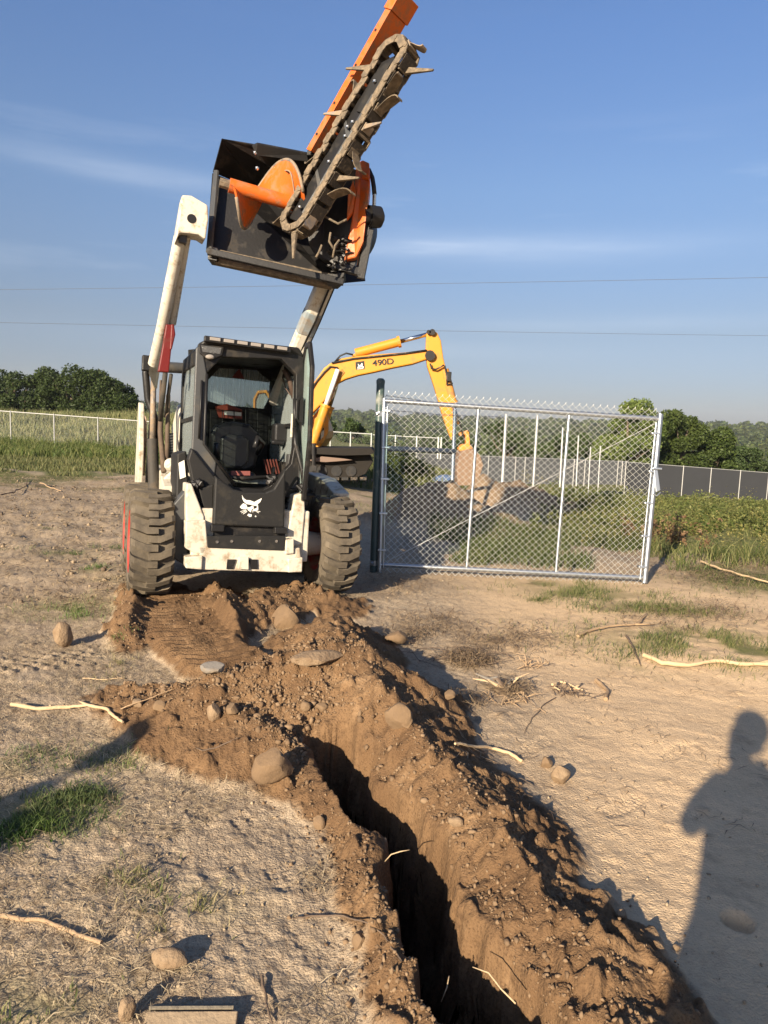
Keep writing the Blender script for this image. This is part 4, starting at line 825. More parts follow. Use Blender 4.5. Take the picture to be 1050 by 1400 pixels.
# arm (stick)
ar = [(583, 455), (592, 451), (598, 455), (603, 466), (606, 488), (611, 510), (619, 560), (622, 597), (617, 602), (606, 572), (594, 530), (584, 500), (582, 482)]
b = MB(); b.prism(ep(ar, .06), (0, TH-.12, 0)); stick = b.build('dipper_arm', YEL, ex, .025)
for q, r_ in (((591, 454), .07), ((586, 454), .05), ((588, 486), .12)): MB().lathe([(-.02, 0), (-.02, r_), (.02, r_), (.02, 0)], E_(q[0], q[1], 1, -.02), 1, 16).build('pivot_pin', BLACK, stick)
def cyl(name, a, b_, r1, frac, c, rod, r2, par, y=.17):
    A_, B_ = E_(a[0], a[1], 1, y), E_(b_[0], b_[1], 1, y); M_ = A_+(B_-A_)*frac; o = MB().tube([A_, M_], r1, 14).build(name, c, par); autosmooth(o)
    MB().tube([M_-(M_-A_)*.06, M_], r1*1.25, 14).build('cylinder_collar', c, o); MB().tube([M_, B_], r2, 10).build('piston_rod', rod, o, smooth=True); return o
cyl('arm_cylinder', (486, 483), (585, 457), .11, .62, YEL, CHROME, .05, ex)
b = MB(); b.prism(ep(z2([(290, 222), (330, 190), (440, 160), (445, 170), (400, 200), (330, 225)]), .1), (0, .16, 0)); b.build('cylinder_mount', YEL, ex, .01)
cyl('boom_cylinder', (428, 605), (462, 505), .11, .52, YEL, mat('bright_rod', (.8, .79, .75), .35, bump=0), .055, ex, -.12)
cyl('boom_cylinder', (436, 602), (466, 508), .10, .50, YEL, CHROME, .05, ex, .48)
cyl('bucket_cylinder', (608, 505), (627, 580), .095, .62, YELD, CHROME, .04, ex, .1)
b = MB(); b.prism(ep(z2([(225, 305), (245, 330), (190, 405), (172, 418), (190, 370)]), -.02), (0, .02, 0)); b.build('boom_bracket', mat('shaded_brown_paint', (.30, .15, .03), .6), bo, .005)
for pts in (z2([(180, 262), (215, 222), (255, 205), (300, 215)]), z2([(30, 440), (60, 390), (110, 330), (150, 292), (200, 300)]), z2([(160, 268), (300, 240), (480, 222), (640, 205), (780, 185)]), [(588, 497), (590, 504), (596, 505), (602, 502), (607, 499)], [(608, 500), (611, 515), (611, 526), (619, 524)], [(622, 560), (628, 575), (634, 600)]):
    b = MB(); b.tube(ep(pts, -.03), .022, 6); b.build('hydraulic_hose', RUBHOSE, ex, smooth=True)
b = MB(); b.box(E_(614, 515, 1, -.02), (.10, .12, .22)); b.build('hose_junction', BLACK, ex, .01)
# bucket and linkage
b = MB(); b.prism(ep([(628, 592), (640, 588), (637, 594), (629, 596)], .0), (0, .3, 0)); b.prism(ep([(636, 592), (641, 590), (643, 610), (638, 613)], .0), (0, .3, 0)); b.build('bucket_link', YELD, ex, .01)
b = MB(); b.prism(ep([(627, 614), (632, 608), (641, 607), (647, 612), (645, 616), (630, 619)], -.1), (0, .5, 0)); b.build('bucket_ears', YELD, ex, .015)
b = MB(); b.ring(ep([(630, 617), (646, 614), (656, 622), (661, 636), (655, 654), (642, 664), (626, 664), (624, 640)], -.32), ep([(632, 620), (645, 617), (654, 624), (658, 636), (653, 652), (641, 661), (628, 661), (626, 640)], -.32), (0, .95, 0))
b.prism(ep([(630, 617), (646, 614), (656, 622), (661, 636), (655, 654), (642, 664), (626, 664), (624, 640)], -.34), (0, .02, 0)); b.build('bucket', mat('dirty_bucket_steel', (.20, .135, .085), .85, col2=(.2, .13, .09), sc=6, bump=.4), ex, .01)
# house, cab, tracks
b = MB(); b.prism(ep([(334, 625), (334, 590), (345, 572), (385, 566), (440, 568), (447, 590), (446, 600), (438, 612), (430, 625)], .6), (0, 2.2, 0)); b.build('engine_house', YEL, ex, .04)
b = MB(); b.ring(ep(z2([(85, 560), (120, 570), (140, 640), (138, 720), (105, 790), (20, 800), (20, 640)]), .2), ep(z2([(88, 685), (100, 684), (112, 700), (108, 745), (80, 778), (62, 775), (68, 705)]), .2), (0, .1, 0)); b.build('boom_foot_frame', YEL, ex, .01)
b = MB(); b.prism(ep(z2([(60, 690), (110, 685), (112, 745), (80, 780), (58, 776)]), .35), (0, .05, 0)); b.build('recess_shade_plate', BLACK, ex)  # black plate paints the shade inside the opening
b = MB(); b.ring(ep([(346, 604), (346, 545), (352, 534), (364, 533), (372, 545), (372, 604)], .9), ep([(349, 600), (349, 547), (353, 538), (363, 537), (368, 547), (368, 600)], .9), (0, 1.3, 0)); cbx = b.build('operator_cab', YEL, ex, .02)
MB().prism(ep([(350, 599), (350, 548), (354, 539), (362, 538), (367, 548), (367, 599)], .95), (0, .01, 0)).build('cab_window', GLASS, cbx)
def trackp(y):
    tb = MB(); tb.prism(ep([(330, 650), (334, 630), (345, 622), (495, 618), (506, 622), (510, 632), (500, 648), (488, 653), (345, 656)], y), (0, .5, 0)); t_ = tb.build('track', mat('shadowed_track_steel', (.010, .009, .008), .9, col2=(.020, .016, .012), sc=8, dust=.0, bump=.5), ex, .02)  # near-black colour holds the shadow over the tracks and deck
    for k in range(13):
        px_ = 342+k*12.5; c = MB(); c.prism(ep([(px_, 616.5-.02*k), (px_+9, 616.3-.02*k), (px_+9, 619.5), (px_, 619.8)], y-.02), (0, .54, 0)); c.build('track_shoe', RUBHOSE, t_)
        c = MB(); c.prism(ep([(px_, 652.5), (px_+9, 652.5), (px_+9, 656.5), (px_, 656.5)], y-.02), (0, .54, 0)); c.build('track_shoe', RUBHOSE, t_)
    for k in range(7): MB().lathe([(-.03, 0), (-.03, .13), (.0, .13), (.0, 0)], E_(360+k*20, 644, 1, y), 1, 14).build('track_roller', BLACK, t_)
trackp(.1); trackp(2.2)
b = MB(); b.prism(ep([(380, 618), (380, 612), (508, 613), (512, 618), (506, 622), (470, 623)], -.25), (0, 1.4, 0)); b.build('blade_deck', MATS['shadowed_track_steel'], ex, .01)
b = MB(); b.prism(ep([(420, 630), (440, 624), (470, 627), (482, 629), (460, 631), (445, 632)], -.12), (0, .2, 0)); b.build('draped_flap', mat('dusty_rubber_flap', (.20, .14, .11), .9), ex, .01)
b = MB(); b.tube([E_(429, 606, 1, -.28), E_(429, 642, 1, -.28)], .05, 8); b.box(E_(429, 640, 1, -.28), (.14, .1, .12)); b.build('hanging_chain', BLACK, ex)

# ------------------------------------------------------------------ chain link gate
g0, g1, g2 = U(520, 781, 7.45), U(881, 799, 7.32), U(903, 566, 7.32)
gx = unit(g1-g0); gz = unit((g2-g1)-gx*((g2-g1)@gx)*1.0); gy = np.cross(gz, gx)
GF = Fr(g0, np.stack([gx, gy, gz], 1)); gp = GF.P
gate = thing('chain_link_gate', 'galvanised chain link gate hung on the dark green post', 'gate', GF)
def gt(name, a, b_, r, m_=GALV, par=gate, y=0.): o = MB().tube([gp(a[0], a[1], 1, y), gp(b_[0], b_[1], 1, y)], r, 12).build(name, m_, par); return autosmooth(o)
gt('hinge_stile', (519, 783), (525.5, 545), .026)
gt('latch_stile', (881, 797), (903, 566), .028)
gt('top_rail', (527, 548), (900, 572.5), .024)
gt('bottom_rail', (519, 772), (882, 790), .022)
gt('gate_upright', (638, 777), (654, 560), .015); gt('gate_upright', (760, 783), (778, 568), .015)
gt('tension_bar', (524, 776), (530, 556), .009, y=-.02); gt('tension_bar', (875, 792), (897, 578), .009, y=-.02)
gt('truss_rod', (524, 770), (900, 577), .0035, m_=GALVD, y=.02)
for q in ((528.5, 562), (527.5, 612), (526, 655), (524, 702), (522, 752)): b = MB(); c = gp(q[0], q[1], 1, 0); b.box(c, (.085, .065, .022)); b.build('tension_band', GALV, gate, .004)
for q in ((896, 593), (892, 645), (886, 688), (882, 733), (878, 775)): b = MB(); c = gp(q[0], q[1], 1, 0); b.box(c, (.085, .07, .022)); b.build('tension_band', GALV, gate, .004)
b = MB(); b.prism([gp(a, c, 1, -.04) for a, c in ((894, 642), (899, 641), (903, 670), (897, 673))], (0, .03, 0)); b.box(gp(897, 641, 1, -.02), (.09, .09, .02)); b.tube([gp(892, 675, 1, -.04), gp(898, 678, 1, -.05), gp(903, 673, 1, -.04)], .008, 6); b.build('fork_latch', GALV, gate, .004)
def weave(name, fr, bl, br, tr_, tl, cell, r, m_, par, y=-.03, spike=.035, sides=3):
    bl, br, tr_, tl = [np.array(q) for q in (bl, br, tr_, tl)]
    W = np.linalg.norm(br-bl); Hh = np.linalg.norm(tl-bl); nx = int(W/cell); ny = int(Hh/cell); mb = MB()
    def pt(u_, v_): u_ /= nx; v_ /= ny; return bl*(1-u_)*(1-v_)+br*u_*(1-v_)+tr_*u_*v_+tl*(1-u_)*v_
    for i in range(nx):
        pts = []
        for j in range(ny+1):
            sg = (i+j) % 2; p_ = pt(i+(1.0 if sg else 0.0), j).copy(); p_[1] += y+(.004 if sg else -.004)+.003*math.sin(i*.7+j*.3); pts.append(p_)
        mb.tube(pts, r, sides)
        mb.tube([pts[-1], pts[-1]+np.array([.006, 0, .014])], r, 3)
    return mb.build(name, m_, par)
weave('woven_wire', GF, gp(525, 782, 1, 0), gp(878, 800, 1, 0), gp(900, 561, 1, 0), gp(531, 537, 1, 0),   .0325, .0023, WIRE, gate)

PB = U(510.5, 787, 7.5); PF = Fr(PB); gpst = thing('gate_post', 'thick dark green steel post carrying the chain link gate', 'post', PF)
a, c = PF.U(510.5, 792, 7.5), PF.U(520.5, 521, 7.5)
autosmooth(MB().tube([a-(c-a)*.12, c], .042, 20).build('post', GREENP, gpst)); b = MB(); b.tube([c-(c-a)*.012, c+(c-a)*.003, c+(c-a)*.012], [.045, .045, .03], 20); autosmooth(b.build('post_cap', GREENP, gpst))
for t_ in (.835, .085): b = MB(); q = a+(c-a)*t_; b.tube([q-np.array([0, 0, .025]), q+np.array([0, 0, .025])], .048, 16); b.box(q+np.array([.05, -.01, 0]), (.10, .03, .05)); b.blob(q+np.array([-.02, -.05, 0]), .02, 3, 1, .1); b.build('hinge_clamp', GALV, gpst)

# barbed wire strand beyond the gate
BW = Fr(U(528, 541, 8.6)); bw_ = thing('barbed_wire', 'thin strand of barbed wire sagging just above the gate top', 'wire', BW)
pts = [BW.U(*q) for q in ((528, 541, 8.6), (560, 545, 8.9), (600, 552, 9.4), (650, 557, 9.9), (690, 560, 10.4), (760, 566, 11.4), (822, 575, 22.))]
pts2 = [BW.U(*q) for q in ((530, 561, 8.6), (560, 563, 8.9), (600, 567, 9.4), (650, 569, 9.9), (690, 570, 10.4))]
mb = MB(); mb.tube(pts, .004, 4)
mb.tube(pts2, .004, 4)
for pp in (pts, pts2):
    for a, c in zip(pp[:-1], pp[1:]):
        n_ = int(np.linalg.norm(c-a)/.11)+1
        for k in range(min(n_, 16)):
            q = a+(c-a)*k/n_; mb.tube([q-np.array([.012, 0, .018]), q+np.array([.012, 0, .018])], .0035, 3)
mb.build('wire_strand', GALVD, bw_)

# corral pieces seen through the gate
FP = [(616, 738, 622, 562, 11.5, .030), (685, 690, 692, 567, 16.4, .030), (728, 678, 735, 569, 18.6, .030), (766, 664, 769.5, 585, 25.5, .030), (789, 655, 791, 596, 31, .03), (806, 652, 807.5, 611, 40, .03), (819, 652, 821, 610, 42, .03)]
LF = Fr(U(616, 740, 11.5)); lf = thing('line_of_fence_posts', 'row of bare galvanised fence posts running away behind the gate', 'fence', LF)
for k, (x0, y0_, x1, y1_, d_, r_) in enumerate(FP):
    a, c = LF.U(x0, y0_, d_), LF.U(x1, y1_, d_); gnd = LF.w(a); a[2] += min(0, hz(gnd[0], gnd[1])-gnd[2])-.2
    autosmooth(MB().tube([a, c, c+np.array([0, 0, .02])], [r_, r_, r_*.6], 10).build('fence_post', GALVD if k else mat('blue_grey_steel', (.16, .20, .24), .4, metal=.5), lf))
PR = Fr(U(622, 616, 11.5)); o = MB().tube([PR.U(523, 613, 11.2), PR.U(622, 617, 11.5)], .040, 12).build('steel_brace_rail', mat('dark_blue_pipe', (.045, .060, .085), .35, metal=.3), None); o.location = Vector(PR.o); autosmooth(o)
tag(o, 'dark blue horizontal steel rail between posts behind the gate', 'rail')
def back_fence(name, label, top, bot, posts, d0, d1, m_fab, rail=True, cat='fence', postm=GALVD, r_=.035, top2=None, skirt=0.0):
    """top/bot: two photo points each; depth runs d0..d1; posts: px positions"""
    x0, x1 = top[0][0], top[1][0]
    def at(x, y, t): return U(x, y, d0+(d1-d0)*t)
    A_, B_ = at(x0, top[0][1], 0), at(x1, top[1][1], 1); ux = unit([*(B_-A_)[:2], 0]); R_ = np.stack([ux, np.array([-ux[1], ux[0], 0]), np.array([0, 0, 1.])], 1)
    fr = Fr([A_[0], A_[1], hz(A_[0], A_[1])], R_); fo = thing(name, label, cat, fr)
    hA = np.linalg.norm(at(x0, top[0][1], 0)-at(x0, bot[0][1], 0))+skirt
    La, Lb = fr.loc(A_), fr.loc(B_)
    MB().prism([La, Lb, Lb-np.array([0, 0, hA]), La-np.array([0, 0, hA])], (0, .012, 0)).build('fence_fabric', m_fab, fo)
    if rail: MB().tube([La, Lb], .024, 8).build('top_rail', postm, fo)
    L2 = np.linalg.norm(Lb-La); pm = MB().tube([(0, -.03, -hA-.15), (0, -.03, .06)], r_, 8).mesh('fence_post')
    for px_ in posts:
        p_ = fr.P(px_, top[0][1]+(top[1][1]-top[0][1])*(px_-x0)/(x1-x0), 1, 0)
        t_ = np.clip((p_[0]-La[0])/(Lb[0]-La[0]), -.2, 1.2); o = bpy.data.objects.new('fence_post', pm); COL.objects.link(o); o.parent = fo; o.location = La+(Lb-La)*t_
        if not pm.materials: pm.materials.append(postm)
    return fo
back_fence('screened_fence', 'long fence covered in dark privacy cloth on the right below the trees', [(856, 631.5), (1150, 654)], [(856, 668), (1150, 692)], [856, 896, 934.5, 972.5, 1012.5, 1051, 1092, 1130], 60, 62, SCREEN, skirt=.5)
back_fence('faded_screen_fence', 'fence with faded grey screen cloth seen through the gate mesh', [(540, 619), (856, 631)], [(540, 654), (856, 668)], [668, 705, 718, 785, 800, 845, 851], 46, 60, SCREENL, skirt=.3)
back_fence('white_rail_fence', 'pale low chain link fence between the excavator and the green post', [(380, 586), (508, 593.5)], [(380, 611), (508, 618)], [452, 479.5, 508], 40, 40, FAB, postm=WIRE)
back_fence('pale_corner_fence', 'pale chain link fence panel seen through the left part of the gate', [(510, 594.5), (601, 599)], [(510, 619), (601, 640)], [541, 570, 599.5, 603.5], 40, 40, FAB, postm=WIRE, r_=.045)
back_fence('left_field_fence', 'chain link fence along the tall grass on the left', [(-60, 557.5), (205, 576.5)], [(-60, 602), (205, 622)], [-46, 14.5, 74, 134, 193], 40, 40, FAB, r_=.032)

# ------------------------------------------------------------------ power lines, barn
for lab, a, c in (('upper of the two thin power lines crossing the sky', (0, 396.5, 70), (1050, 380, 62)), ('lower of the two thin power lines crossing the sky', (0, 441.5, 70), (1050, 459.5, 84))):
    A_, B_ = U(*a), U(*c); d_ = B_-A_; A2, B2 = A_-d_*1.2, B_+d_*1.2; fr = Fr([A2[0], A2[1], 0]); pts = []
    for k in range(41): t_ = k/40; p_ = A2+(B2-A2)*t_; p_ = p_-np.array([0, 0, 1])*(.9*(1-(2*t_-1)**2)-.86); pts.append(fr.loc(p_))
    o = MB().tube(pts, .017, 5).build('power_line', mat('power_cable', (.10, .11, .12), .6, bump=0), None); o.location = Vector(fr.o); tag(o, lab, 'power line', 'power lines across the sky')
bx, by = U(2, 560, 112)[:2]; BFm = Fr([bx, by, U(2, 563, 112)[2]-1.6], rz(.15)); barn = thing('red_barn', 'small dark red barn beside the trees at the left edge', 'barn', BFm)
MB().box((-4.2, 3, 1.8), (10, 6, 3.6)).build('wall', mat('barn_red', (.15, .022, .018), .8, bump=0), barn)
b = MB(); b.prism([(-9.5, -.4, 3.5), (-9.5, 3, 5.1), (-9.5, 6.4, 3.5)], (10.6, 0, 0)); b.build('roof', mat('pale_roof', (.45, .42, .42), .6, bump=0), barn)
MB().box((-5, -.05, 1.3), (2.4, .1, 2.6)).build('barn_door', mat('barn_door_red', (.10, .02, .016), .8, bump=0), barn)

# ------------------------------------------------------------------ foliage helpers
def quads(Pc, size, rng, flat=0.0, aspect=.55):
    N = len(Pc); n_ = rng.normal(size=(N, 3)); n_[:, 2] = np.abs(n_[:, 2])+flat; n_ /= np.linalg.norm(n_, axis=1)[:, None]
    t_ = rng.normal(size=(N, 3)); t_ -= n_*(t_*n_).sum(1)[:, None]; t_ /= np.linalg.norm(t_, axis=1)[:, None]; b_ = np.cross(n_, t_); s = (size*rng.uniform(.6, 1.35, N))[:, None]
    V = np.stack([Pc-t_*s*.5, Pc+b_*s*aspect*.5+n_*s*.08, Pc+t_*s*.5, Pc-b_*s*aspect*.5+n_*s*.08], 1).reshape(-1, 3)
    return V, np.arange(4*N).reshape(N, 4)
def crown_points(rng, blobs, n):
    w_ = np.array([b_[3]*b_[3] for b_ in blobs]); w_ = w_/w_.sum(); idx = rng.choice(len(blobs), n, p=w_); B_ = np.array(blobs)[idx]
    d_ = rng.normal(size=(n, 3)); d_ /= np.linalg.norm(d_, axis=1)[:, None]; r_ = B_[:, 3]*(1-.45*rng.random(n)**2.0)*(1+.18*rng.normal(size=n)*.5)
    return B_[:, :3]+d_*r_[:, None]*np.array([1, 1, .85]), idx
def tree(name, label, cat, base, blobs, n, leaf, c0, c1, seed, group=None, trunk=.25, stems=1):
    rng = np.random.default_rng(seed); fr = Fr(base); t_ = thing(name, label, cat, fr, group)
    Pc, idx = crown_points(rng, blobs, n); V, Q = quads(Pc, leaf, rng); k = rng.random(n)*.6+rng.random(len(blobs))[idx]*.4; C = (np.array(c0)*(1-k[:, None])+np.array(c1)*k[:, None])*rng.uniform(.75, 1.2, n)[:, None]
    np_mesh('crown', V, Q, LEAF, np.repeat(C, 4, 0), parent=t_)
    mb = MB(); rr = random.Random(seed); top = max(b_[2] for b_ in blobs)
    for s in range(stems):
        ox = (s-(stems-1)/2)*1.1; mb.tube([(ox, 0, -.5), (ox*1.2+rr.uniform(-.2, .2), 0, top*.35), (ox*1.5+rr.uniform(-.5, .5), rr.uniform(-.3, .3), top*.8)], [trunk, trunk*.75, trunk*.3], 8)
    for b_ in blobs[:9]: mb.tube([(0, 0, top*.3), ((b_[0])*.5, b_[1]*.5, top*.3+(b_[2]-top*.3)*.45), (b_[0], b_[1], b_[2])], [trunk*.45, trunk*.3, trunk*.08], 5)
    mb.build('trunk', BARK, t_); return t_
def crown_from_px(outline, d_, base, rng, R_, depth, n):
    """fill a photo outline (top edge list, bottom y) with round boughs at a real distance"""
    out_ = []; xs = [q[0] for q in outline]; ys = [q[1] for q in outline]; x0, x1 = xs[0], xs[-1]
    ybot = base[1]
    while len(out_) < n:
        x = rng.uniform(x0, x1); yt = np.interp(x, xs, ys); rp = R_*F/d_
        if ybot-yt < rp*1.2: y = yt+rp*.8
        else: y = rng.uniform(yt+rp*.85, ybot-rp*.4)
        out_.append((x, y, rng.uniform(-depth, depth)))
    return out_
def px_tree(name, label, cat, outline, ybot, d_, R_, depth, nb, nl, leaf, c0, c1, seed, group=None, trunk=.3, stems=1):
    rng = np.random.default_rng(seed); xm = sum(q[0] for q in outline)/len(outline); B_ = U(xm, ybot, d_); B_[2] = min(B_[2], hz(B_[0], B_[1])) if d_ > 20 else hz(B_[0], B_[1])
    bl = []
    for (x, y, dd) in crown_from_px(outline, d_, (xm, ybot), rng, R_, depth, nb):
        p_ = U(x, y, d_+dd); p_[2] += 0; r_ = R_*rng.uniform(.55, 1.05); q = p_-B_; bl.append((q[0], q[1], q[2], r_))
    return tree(name, label, cat, B_, bl, nl, leaf, c0, c1, seed, group, trunk, stems)
G0, G1 = (.020, .036, .010), (.060, .088, .022)
px_tree('broadleaf_tree', 'leftmost rounded dark green tree of the clump beside the red barn', 'tree', [(-28, 515), (-5, 502), (20, 499), (50, 498), (72, 500)], 590, 112, 1.7, 3.5, 64, 24000, .42, G0, G1, 1, 'round trees on the left horizon', .5, 3)
px_tree('broadleaf_tree', 'middle and tallest tree of the dark clump on the left horizon', 'tree', [(58, 502), (72, 500), (88, 500), (104, 497), (122, 496), (138, 501)], 590, 108, 1.7, 3.5, 56, 22000, .42, G0, G1, 2, 'round trees on the left horizon', .5, 3)
px_tree('broadleaf_tree', 'right hand low round tree of the dark clump, left of the loader', 'tree', [(118, 504), (136, 501), (150, 508), (164, 518), (176, 526), (188, 540)], 590, 105, 1.5, 3, 54, 20000, .40, G0, G1, 3, 'round trees on the left horizon', .4, 3)
px_tree('leafy_tree', 'light green bushy tree with spiky top behind the right end of the gate', 'tree', [(812, 596), (826, 582), (838, 550), (852, 542), (866, 542), (880, 539), (892, 552), (900, 560)], 640, 75, 1.0, 2.2, 60, 20000, .30, (.07, .115, .028), (.20, .25, .065), 4)
px_tree('broadleaf_tree', 'dark round tree standing directly right of the gate above the fence', 'tree', [(893, 562), (906, 556), (925, 556), (945, 563), (958, 570), (968, 584)], 645, 82, 1.2, 2.6, 50, 20000, .34, (.030, .052, .012), (.085, .115, .028), 5, 'trees behind the screened fence')
px_tree('broadleaf_tree', 'smaller rounded tree at the right side of the dark tree behind the fence', 'tree', [(950, 582), (965, 575), (980, 576), (990, 584), (997, 600)], 648, 84, 1.1, 2.2, 36, 13000, .34, (.030, .055, .012), (.090, .125, .030), 6, 'trees behind the screened fence')
px_tree('young_tree', 'small tree with a thin pointed top beyond the excavator tracks', 'tree', [(462, 588), (470, 580), (476, 572), (482, 566), (487, 574), (496, 582), (506, 588)], 612, 62, .42, 1.2, 30, 5000, .26, (.035, .06, .02), (.09, .13, .04), 7)
px_tree('young_tree', 'slim dark tree partly behind the yellow boom foot', 'tree', [(443, 580), (449, 562), (455, 572), (462, 588)], 612, 66, .5, 1.2, 18, 4000, .26, (.03, .05, .02), (.07, .10, .03), 8)
for k, (ol, yb_2, d_, lab) in enumerate([([(984, 622), (1000, 610), (1018, 606), (1036, 612), (1062, 606), (1080, 616)], 655, 95, 'olive green low tree above the fence at the right edge'),
    ([(740, 606), (760, 594), (785, 588), (805, 596), (826, 604)], 640, 95, 'soft green bush tree seen through the gate, left of the leafy tree'),
    ([(655, 600), (668, 575), (690, 570), (712, 580), (722, 600)], 628, 100, 'darker tree seen through the middle of the gate'),
    ([(560, 600), (580, 588), (600, 584), (640, 592), (652, 604)], 622, 100, 'bushy tree behind the yellow dipper arm through the gate')]):
    px_tree('hedge_tree', lab, 'tree', ol, yb_2, d_, .95, 2, 24, 7000, .36, (.035, .06, .02), (.09, .13, .042), 20+k)

# far forest: a carpet of crowns on the valley floor and hills, seen as one mass
def far_forest():
    rng = np.random.default_rng(3); N = 7000; az = rng.uniform(-.62, .62, N); u_ = rng.random(N); r_ = 95*np.exp(u_*math.log(1900/95)); x = r_*np.sin(az); y = r_*np.cos(az)
    pxx = CX+F*x/y
    keep = ~((r_ < 210) & (pxx < 560)) & ~((r_ < 120) & (x > 0)); x, y, r_ = x[keep], y[keep], r_[keep]; z = terrain(x, y)
    bm = bmesh.new(); bmesh.ops.create_icosphere(bm, subdivisions=2, radius=1); D = np.array([v.co[:] for v in bm.verts]); Ft = np.array([[v.index for v in f.verts] for f in bm.faces]); bm.free()
    n = len(x); s = (1.3+r_*.0045)*rng.uniform(.7, 1.35, n); hh = s*rng.uniform(.75, 1.15, n); k = rng.uniform(.72, 1.22, (n, len(D), 1)); V = D[None]*k*np.stack([s, s, hh], -1)[:, None]+np.stack([x, y, z+hh*.45], -1)[:, None]
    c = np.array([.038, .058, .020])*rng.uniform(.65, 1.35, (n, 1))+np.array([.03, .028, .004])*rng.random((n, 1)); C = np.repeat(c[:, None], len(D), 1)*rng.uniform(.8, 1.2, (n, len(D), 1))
    Fq = (Ft[None]+(np.arange(n)*len(D))[:, None, None]).reshape(-1, 3)
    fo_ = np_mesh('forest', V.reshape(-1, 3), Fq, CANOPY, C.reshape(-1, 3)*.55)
    M = 24; d_ = rng.normal(size=(n, M, 3)); d_[..., 2] = np.abs(d_[..., 2])*.9; d_ /= np.linalg.norm(d_, axis=2)[..., None]; Pc = (d_*np.stack([s, s, hh], -1)[:, None]*rng.uniform(.9, 1.15, (n, M, 1))+np.stack([x, y, z+hh*.45], -1)[:, None]).reshape(-1, 3)
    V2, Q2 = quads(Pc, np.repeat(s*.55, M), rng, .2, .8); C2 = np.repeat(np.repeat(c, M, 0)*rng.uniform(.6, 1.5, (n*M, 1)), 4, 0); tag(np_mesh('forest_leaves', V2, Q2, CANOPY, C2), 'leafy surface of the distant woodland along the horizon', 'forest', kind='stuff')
    tag(fo_, 'distant woodland covering the valley and hills along the horizon', 'forest', kind='stuff')
far_forest()

# ------------------------------------------------------------------ grass, weeds, straw, crumbs (uncountable)
def blades(x, y, h_, w_, lean, rng, c0, c1, z=None, jit=.25):
    N = len(x); z = terrain(x, y) if z is None else z; B_ = np.stack([x, y, z-.01], -1); a = rng.uniform(0, 2*math.pi, N); d_ = np.stack([np.cos(a), np.sin(a), np.zeros(N)], -1); a2 = rng.uniform(0, 2*math.pi, N); l_ = np.stack([np.cos(a2), np.sin(a2), np.zeros(N)], -1)*(lean*rng.uniform(.2, 1.3, N)*h_)[:, None]
    w2 = (w_*rng.uniform(.6, 1.3, N))[:, None]*.5; M_ = B_+l_*.35; M_[:, 2] += h_*.6; T_ = B_+l_; T_[:, 2] += h_*rng.uniform(.85, 1.05, N)
    V = np.stack([B_-d_*w2, B_+d_*w2, M_+d_*w2*.8, M_-d_*w2*.8, T_], 1).reshape(-1, 3); i = np.arange(N)[:, None]*5
    Fq = np.concatenate([i+np.array([0, 1, 2]), i+np.array([0, 2, 3]), i+np.array([3, 2, 4])]); k = np.clip(rng.random(N)+jit*rng.normal(size=N), 0, 1)[:, None]; C = (np.array(c0)*(1-k)+np.array(c1)*k)
    return V, Fq, np.repeat(C, 5, 0)
def px_xy(rng, n, x0, x1, y0_, y1_):
    px_ = rng.uniform(x0, x1, n); py_ = rng.uniform(y0_, y1_, n); q = np.array([G(a, c)[:2] for a, c in zip(px_, py_)]); return q[:, 0], q[:, 1]
def merge(parts):
    Vs, Fs, Cs, o_ = [], [], [], 0
    for V, Fq, C in parts: Vs.append(V); Fs.append(Fq+o_); Cs.append(C); o_ += len(V)
    return np.vstack(Vs), np.vstack(Fs), np.vstack(Cs)
rng = np.random.default_rng(31)
GA, GB = (.045, .085, .015), (.135, .165, .045)
# tall pale grass beyond the left fence, weeds in front of it
parts = []
def region(n, xa, xb, ya, yb2): return rng.uniform(xa, xb, n), ya+(yb2-ya)*rng.random(n)
x, y = region(52000, -30, -9, 40.5, 78); cl = fbm(x, y, .25, 3, 200); parts.append(blades(x, y, (.65+.9*cl)*rng.uniform(.6, 1.2, len(x)), .055, .35, rng, (.10, .13, .045), (.30, .28, .13)))
x, y = region(42000, -26, -5.5, 24, 41); cl = fbm(x, y, .5, 3, 201); parts.append(blades(x, y, np.clip(.20+.75*cl, .04, .6)*rng.uniform(.4, 1.3, len(x)), .035, .8, rng, (.06, .10, .02), (.19, .20, .07)))
x, y = region(26000, -17, -3.5, 17, 25); k = (y+5*fbm(x, y, .55, 4, 110)) > 18.0; parts.append(blades(x[k], y[k], .11*rng.uniform(.5, 1.6, k.sum()), .02, .6, rng, (.07, .095, .03), (.20, .19, .08)))
tag(np_mesh('field_grass', *merge(parts)[:2], LEAF, merge(parts)[2]), 'tall pale and green grass of the field on the left', 'grass', kind='stuff')
# grass behind / right of the gate
parts = []
x, y = region(95000, 2.1, 17, 8.2, 21); k = (y > 8.3+2.2*fbm(x, y, .6, 3, 210)) & (x > 3.0+2.2*fbm(x, y, .7, 3, 211)-.5*sm(13, 16, y)) & (np.hypot(x-2.6, (y-13.4)*.8) > 1.1); x, y = x[k], y[k]; cl = fbm(x, y, .7, 3, 212); parts.append(blades(x, y, np.clip(.10+.45*cl+.05*sm(10.5, 14, y), .03, .28)*rng.uniform(.4, 1.3, len(x)), .010, .9, rng, (.055, .085, .02), (.22, .215, .085)))
x, y = region(12000, .6, 3.6, 7.9, 10.4); k = (fbm(x, y, .8, 3, 214)+.12*(x-1.6) > .0) & (np.hypot(x-1.0, y-10.9) > .8); x, y = x[k], y[k]; parts.append(blades(x, y, .12*rng.uniform(.4, 1.6, len(x)), .008, .7, rng, (.05, .08, .02), (.15, .17, .06)))
